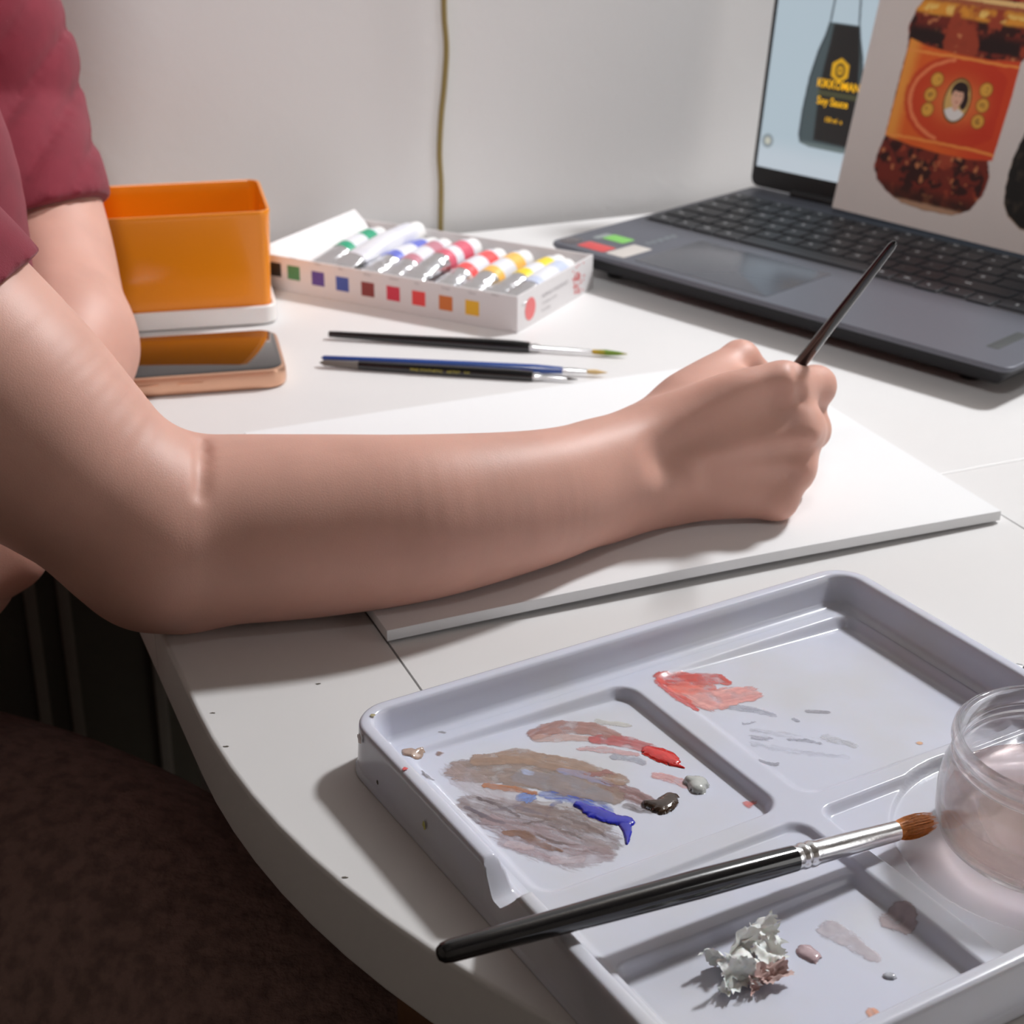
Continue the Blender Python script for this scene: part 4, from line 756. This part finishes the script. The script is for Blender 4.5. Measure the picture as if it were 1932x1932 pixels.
# ================================================================== PERSON
m_skin = mat('skin', (.63, .345, .272), .5, sss=.25, bump=.16, bscale=1500, spec=.5, var=.08, vscale=35, bdist=.0004)
per = empty('person', (-.40, .78, FLOOR), 'person in a maroon t-shirt seated at the table, right hand painting', 'person')
F1 = Field((-.40, .50, -.008), (.175, .80, .34), .0016)
z3 = (0, 0, 1)
sh = np.array([-.36, .63, .265])
F1.chain([(sh, .052, .051), (deep(-150, 632, .612), .050, .050), (deep(0, 766, .606), .0478, .047), (deep(150, 892, .602), .0400, .041), (deep(275, 1000, .606), .035, .036)], k=.01, ad=(-.6, 0, 1))
F1.chain([(at(300, 1005, .044), .0385, .038), (at(400, 1000, .0410), .0395, .039), (at(600, 992, .0395), .0385, .037), (at(800, 976, .0400), .0355, .033), (at(1000, 944, .0385), .0310, .0265), (at(1120, 912, .0375), .0285, .0225), (at(1235, 882, .037), .0262, .0180)], k=.013)
F1.chain([(at(283, 1105, .016), .011, .012), (at(345, 1112, .0145), .011, .012)], k=.022)
pass
# hand
D_ = deep
F1.chain([(D_(1130, 908, .680), .0225, .0180), (D_(1215, 883, .689), .0235, .0180), (D_(1320, 860, .696), .0250, .0158), (D_(1430, 842, .702), .0262, .0130), (D_(1480, 840, .706), .0235, .0120)], k=.018)
F1.chain([(D_(1220, 835, .690), .0105, .0095), (D_(1350, 764, .694), .0122, .0102), (D_(1420, 738, .697), .0112, .0095), (D_(1476, 722, .702), .0085, .0085)], k=.016)
F1.chain([(D_(1225, 862, .686), .0095, .0085), (D_(1380, 812, .689), .0098, .0090), (D_(1505, 808, .699), .0088, .0086)], k=.012)
F1.chain([(D_(1225, 900, .686), .0095, .0085), (D_(1370, 878, .688), .0098, .0088), (D_(1494, 885, .696), .0088, .0086)], k=.011)
F1.chain([(D_(1225, 940, .690), .0100, .0090), (D_(1350, 938, .690), .0105, .0090), (D_(1466, 943, .693), .0085, .0085)], k=.009)
F1.chain([(D_(1210, 820, .702), .0120, .011), (D_(1300, 745, .722), .0125, .0115), (D_(1396, 679, .750), .0092, .0092)], k=.010)      # thumb base
F1.chain([(D_(1396, 679, .750), .0092, .0092), (D_(1448, 735, .762), .0085, .0085), (D_(1470, 800, .752), .0085, .0075)], k=.004)      # thumb
F1.chain([(D_(1300, 770, .712), .0120, .010), (D_(1400, 740, .722), .0110, .010), (D_(1450, 735, .72), .009, .009)], k=.012)
for pts, r_ in (([(1478, 724, .700), (1539, 728, .727), (1522, 795, .750), (1465, 845, .757)], (.0095, .0086, .0078, .0070)), ([(1510, 806, .697), (1530, 811, .723), (1505, 858, .745), (1455, 880, .752)], (.0092, .0084, .0078, .0070)),
                ([(1497, 885, .695), (1500, 893, .722), (1480, 918, .742), (1440, 925, .742)], (.0090, .0080, .0076, .0070)), ([(1466, 943, .693), (1468, 952, .714), (1445, 950, .732), (1420, 945, .732)], (.0085, .0074, .0070, .0065))):
    for i in range(3): F1.chain([(D_(*pts[i]), r_[i], r_[i]), (D_(*pts[i+1]), r_[i+1], r_[i+1])], k=.0065)
# hollows between tendons, tendon ridges and skin creases, laid on the surface that has grown so far
def surf(px, py):
    d = ray(px, py)
    for Y_ in np.arange(.52, .80, .0006):
        t = Y_/d[1]; p = np.array([d[0]*t, Y_, CAMH+d[2]*t]); g = np.round((p-F1.lo)/F1.h).astype(int)
        if (g < 0).any() or (g >= F1.n).any(): continue
        if F1.F[tuple(g)] < 0: return p
    return None
def on_skin(pts, r, depth, k, cut):
    st = []
    for q in pts:
        p = surf(*q)
        if p is None: continue
        v = nrm_(p-np.array([0, 0, CAMH])); st.append((p-v*(r-depth) if cut else p+v*(r-depth), r, r))
    if len(st) > 1: F1.chain(st, k=k, cut=cut)
on_skin([(1270, 862), (1330, 835), (1400, 800), (1470, 775)], .0090, .0022, .010, True)
on_skin([(1340, 880), (1400, 866), (1470, 854), (1512, 848)], .0040, .0016, .006, True)
on_skin([(1350, 912), (1420, 908), (1490, 905)], .0040, .0014, .006, True)
on_skin([(1290, 868), (1400, 842), (1480, 829), (1528, 818)], .0030, .0008, .006, False)
on_skin([(1505, 690), (1512, 720), (1513, 752)], .0022, .0013, .003, True)
for dx in (0, 10): on_skin([(374+dx, 828), (379+dx, 875), (377+dx, 935)], .0022, .0003, .0022, True)
arm = F1.mesh(3)
# rest of the body: far arm, trunk, neck and head
F2 = Field((-.66, .50, -.36), (-.13, 1.12, .66), .0036)
fs, fe_, fw = np.array([-.345, .955, .265]), D_(118, 655, .82), D_(-72, 1082, .655)
F2.chain([(fs, .050, .050), (D_(-20, 180, .955), .043, .043), (D_(62, 430, .905), .0413, .0413), (D_(98, 560, .86), .038, .038), (fe_, .0356, .0356)], k=.01)
F2.chain([(fe_, .0352, .0352), (fe_*.55+fw*.45, .0335, .0335), (fw, .026, .024)], k=.02)
F2.chain([((-.45, .80, -.16), .15, .105), ((-.43, .80, -.05), .15, .105), ((-.41, .80, .14), .165, .105), ((-.39, .80, .255), .14, .07)], k=.03, ad=(0, 1, 0))
F2.chain([((-.37, .80, .28), .056, .056), ((-.35, .80, .37), .052, .052)], k=.03); F2.chain([((-.32, .80, .47), .095, .076), ((-.33, .80, .53), .09, .078)], k=.03, ad=(1, 0, .2))
F2.chain([((-.235, .80, .455), .010, .010), ((-.232, .80, .44), .011, .012)], k=.012); F2.chain([((-.26, .80, .40), .026, .03)]*1+[((-.262, .80, .398), .026, .03)], k=.02)
for sy in (-1, 1): F2.chain([((-.33, .80+sy*.074, .475), .02, .008), ((-.332, .80+sy*.078, .45), .014, .007)], k=.006); F2.chain([((-.243, .80+sy*.030, .475), .010, .010), ((-.242, .80+sy*.032, .475), .010, .010)], k=.004, cut=True)
sl_ = sh-.0; F2.chain([(sh, .052, .051), (sh+np.array([.01, -.004, -.03]), .050, .049)], k=.01)
F2.chain([((-.240, .784, .416), .0055, .0045), ((-.235, .80, .417), .0065, .0055), ((-.240, .816, .416), .0055, .0045)], k=.004); F2.chain([((-.232, .785, .4165), .0022, .0022), ((-.228, .80, .4165), .0022, .0022), ((-.232, .815, .4165), .0022, .0022)], k=.003, cut=True)
body = F2.mesh(3)
# left hand resting on the lap: palm, four fingers and a thumb
hd = nrm_(np.array([-.74, -.58, -.40])); hs_ = nrm_(np.cross(hd, [0, 0, 1.])); hu = np.cross(hs_, hd); hp = lambda a, b, c=0.0: fw+hd*a+hs_*b+hu*c
FH = Field(fw-.17, fw+.17, .0021)
FH.chain([(hp(-.02, 0), .0245, .022), (hp(.01, 0), .026, .018), (hp(.045, 0), .037, .0145), (hp(.08, 0, -.002), .036, .012)], k=.01, ad=hs_)
for b_, ln, sp_ in ((-.028, .062, -.10), (-.0095, .074, -.03), (.009, .070, .03), (.027, .054, .11)):
    P4 = [hp(.076, b_), hp(.078+ln*.45, b_+sp_*ln*.45, .002), hp(.078+ln*.76, b_+sp_*ln*.76, -.008), hp(.078+ln*.94, b_+sp_*ln*.9, -.020)]
    for q in range(3): FH.chain([(P4[q], .0092-.0009*q, .0092-.0009*q), (P4[q+1], .0083-.0009*q, .0083-.0009*q)], k=.003)
P4 = [hp(.015, -.022, -.002), hp(.045, -.038, -.006), hp(.070, -.044, -.010), hp(.088, -.044, -.018)]
for q in range(3): FH.chain([(P4[q], .0125-.0015*q, .0125-.0015*q), (P4[q+1], .0110-.0015*q, .0110-.0015*q)], k=.006)
lhand = FH.mesh(2)
quads_obj('body', [arm, body, lhand], m_skin, per)
for sy in (-1, 1): MB().lathe((-.2585, .80+sy*.031, .475), (1, 0, 0), [(.0115*(1-math.cos(q)), .0115*math.sin(q)+1e-5) for q in np.linspace(0, math.pi, 9)], 16).build('eye', mat('eye_white', (.8, .78, .75), .2), per); MB().lathe((-.2366, .80+sy*.031, .475), (1, 0, 0), [(0, .0056), (.0012, .0045), (.0016, .0001)], 16).build('iris', mat('iris_brown', (.05, .025, .012), .15), per)
# T-shirt: trunk and two short sleeves with folds
def folds(dirv, ph, amp=.0022, fr=150):
    d = nrm_(dirv); return lambda X, Y, Z: amp*np.sin((X*d[0]+Y*d[1]+Z*d[2])*fr+3*np.sin(Z*22+ph)+2*np.sin(Y*30))+amp*.6*np.sin((X*d[1]-Y*d[2]+Z*d[0])*fr*.45+ph)
FS = Field((-.62, .50, -.30), (-.10, 1.10, .40), .0030)
FS.chain([((-.325, .77, .25), .05, .06), ((-.296, .755, .16), .055, .064), ((-.286, .745, .06), .055, .062)], k=.03, disp=folds((.7, .5, .3), .9, .002, 80))
FS.chain([((-.475, .80, -.17), .175, .13), ((-.465, .80, -.05), .175, .13), ((-.41, .79, .12), .185, .135), ((-.385, .79, .25), .175, .11), ((-.372, .80, .305), .095, .078)], k=.02, ad=(0, 1, 0), disp=folds((.1, .9, .5), .4, .0035, 70))
FS.chain([(fs+np.array([-.02, -.02, .02]), .070, .070), (D_(-85, 60, .955), .062, .062), (D_(-18, 240, .95), .058, .056), (D_(32, 365, .915), .0525, .051), (D_(48, 440, .90), .0525, .0515)], k=.02, disp=lambda X, Y, Z: .0040*np.exp(-(np.sin((X*.82+Y*.15-Z*.45)*125+2.0*np.sin(Z*16+.6)+.8)/.38)**2)*np.clip((.30-X*0-Z)*8, 0, 1)*np.clip((Z-.095)*30, .12, 1))
hem = D_(105, 404, .91); ax1 = nrm_(D_(98, 560, .86)-D_(0, 200, .955))
shirt_far = None
X = FS.ax[0][:, None, None]; Y = FS.ax[1][None, :, None]; Z = FS.ax[2][None, None, :]
e1_ = D_(181, 378, .91); e2_ = D_(28, 432, .91); # hem line seen edge-on
view = nrm_(D_(105, 405, .93)-np.array([0, 0, CAMH])); hn = np.cross(view, nrm_(e2_-e1_)); hn = hn if hn@ax1 > 0 else -hn; hn = nrm_(hn*.9+ax1*.25)
farside = (Y > .845)*1.0
FS.F = np.where(farside > 0, np.maximum(FS.F, ((X-hem[0])*hn[0]+(Y-hem[1])*hn[1]+(Z-hem[2])*hn[2]).astype(np.float32)*(X > -.345)-.02*(X <= -.345)), FS.F).astype(np.float32)
FN = Field((-.48, .50, .02), (-.13, .76, .38), .0022)
FN.chain([(sh+np.array([-.02, .03, .015]), .070, .070), (sh, .066, .066), (D_(-250, 520, .615), .0585, .058), (D_(-110, 655, .61), .0545, .054), (D_(20, 775, .606), .0520, .0520)], k=.01, ad=(-.6, 0, 1), disp=folds((.3, .7, .6), 2.5, .0012, 90))
n1 = D_(56, 491, .62); n2 = D_(-2, 527, .585); ax2 = nrm_(D_(295, 985, .606)-D_(0, 752, .606)); view = nrm_(n1-np.array([0, 0, CAMH])); hn2 = np.cross(view, nrm_(n2-n1)); hn2 = hn2 if hn2@ax2 > 0 else -hn2; FN.plane(n1, nrm_(hn2*.9+ax2*.3))
m_shirt = mat('maroon_cotton', sR((124, 31, 48)), .85, bump=.35, bscale=1400, sheen=.1, var=.12, vscale=60, bdist=.0006)
quads_obj('t_shirt', [FS.mesh(2), FN.mesh(2)], m_shirt, per)
FT = Field((-.70, .20, -.75), (.32, 1.30, -.07), .0095)
FT.chain([((-.46, .70, -.20), .105, .105), ((-.25, .65, -.195), .098, .098), ((-.06, .52, -.205), .086, .086), ((.12, .38, -.235), .070, .070)], k=.03); FT.chain([((.12, .38, -.235), .068, .068), ((.10, .36, -.45), .06, .06), ((.05, .34, -.70), .05, .05)], k=.02)
FT.chain([((-.50, .90, -.24), .10, .10), ((-.52, 1.02, -.245), .09, .09), ((-.52, 1.14, -.26), .070, .070)], k=.03); FT.chain([((-.52, 1.13, -.26), .065, .065), ((-.53, 1.10, -.5), .055, .055), ((-.53, 1.08, -.69), .048, .048)], k=.02)
FT.chain([((-.47, .80, -.24), .19, .14), ((-.46, .80, -.10), .17, .13)], k=.04, ad=(0, 1, 0))
quads_obj('trousers', [FT.mesh(2)], mat('brown_cloth', (.27, .17, .15), .95, bump=.8, bscale=260, var=.35, vscale=120, bdist=.002), per)
Fh = Field((-.46, .67, .38), (-.20, .93, .70), .005); Fh.chain([((-.345, .80, .50), .098, .086), ((-.35, .80, .56), .09, .082)], k=.02, ad=(1, 0, .2)); Fh.chain([((-.32, .80, .585), .080, .080), ((-.30, .80, .575), .075, .078)], k=.02); Fh.chain([((-.24, .80, .45), .05, .07), ((-.235, .80, .43), .05, .07)], k=.02, cut=True)
quads_obj('hair', [Fh.mesh(2)], mat('dark_hair_head', (.03, .018, .012), .5, bump=.5, bscale=200), per)
# stool under the sitter
st_ = empty('stool', (-.46, .80, FLOOR), 'plain brown stool under the seated person', 'stool')
MB().lathe((-.46, .80, -.375), (0, 0, 1), [(0, .19), (.004, .20), (.028, .20), (.032, .19)], 40).build('seat', m_brownwood, st_)
for sx_, sy_ in ((-1, -1), (-1, 1), (1, -1), (1, 1)): MB().lathe((-.46+sx_*.15, .80+sy_*.15, FLOOR), (-sx_*.06, -sy_*.06, 1), [(0, .014), (.372, .018)], 14).build('leg', m_brownwood, st_)
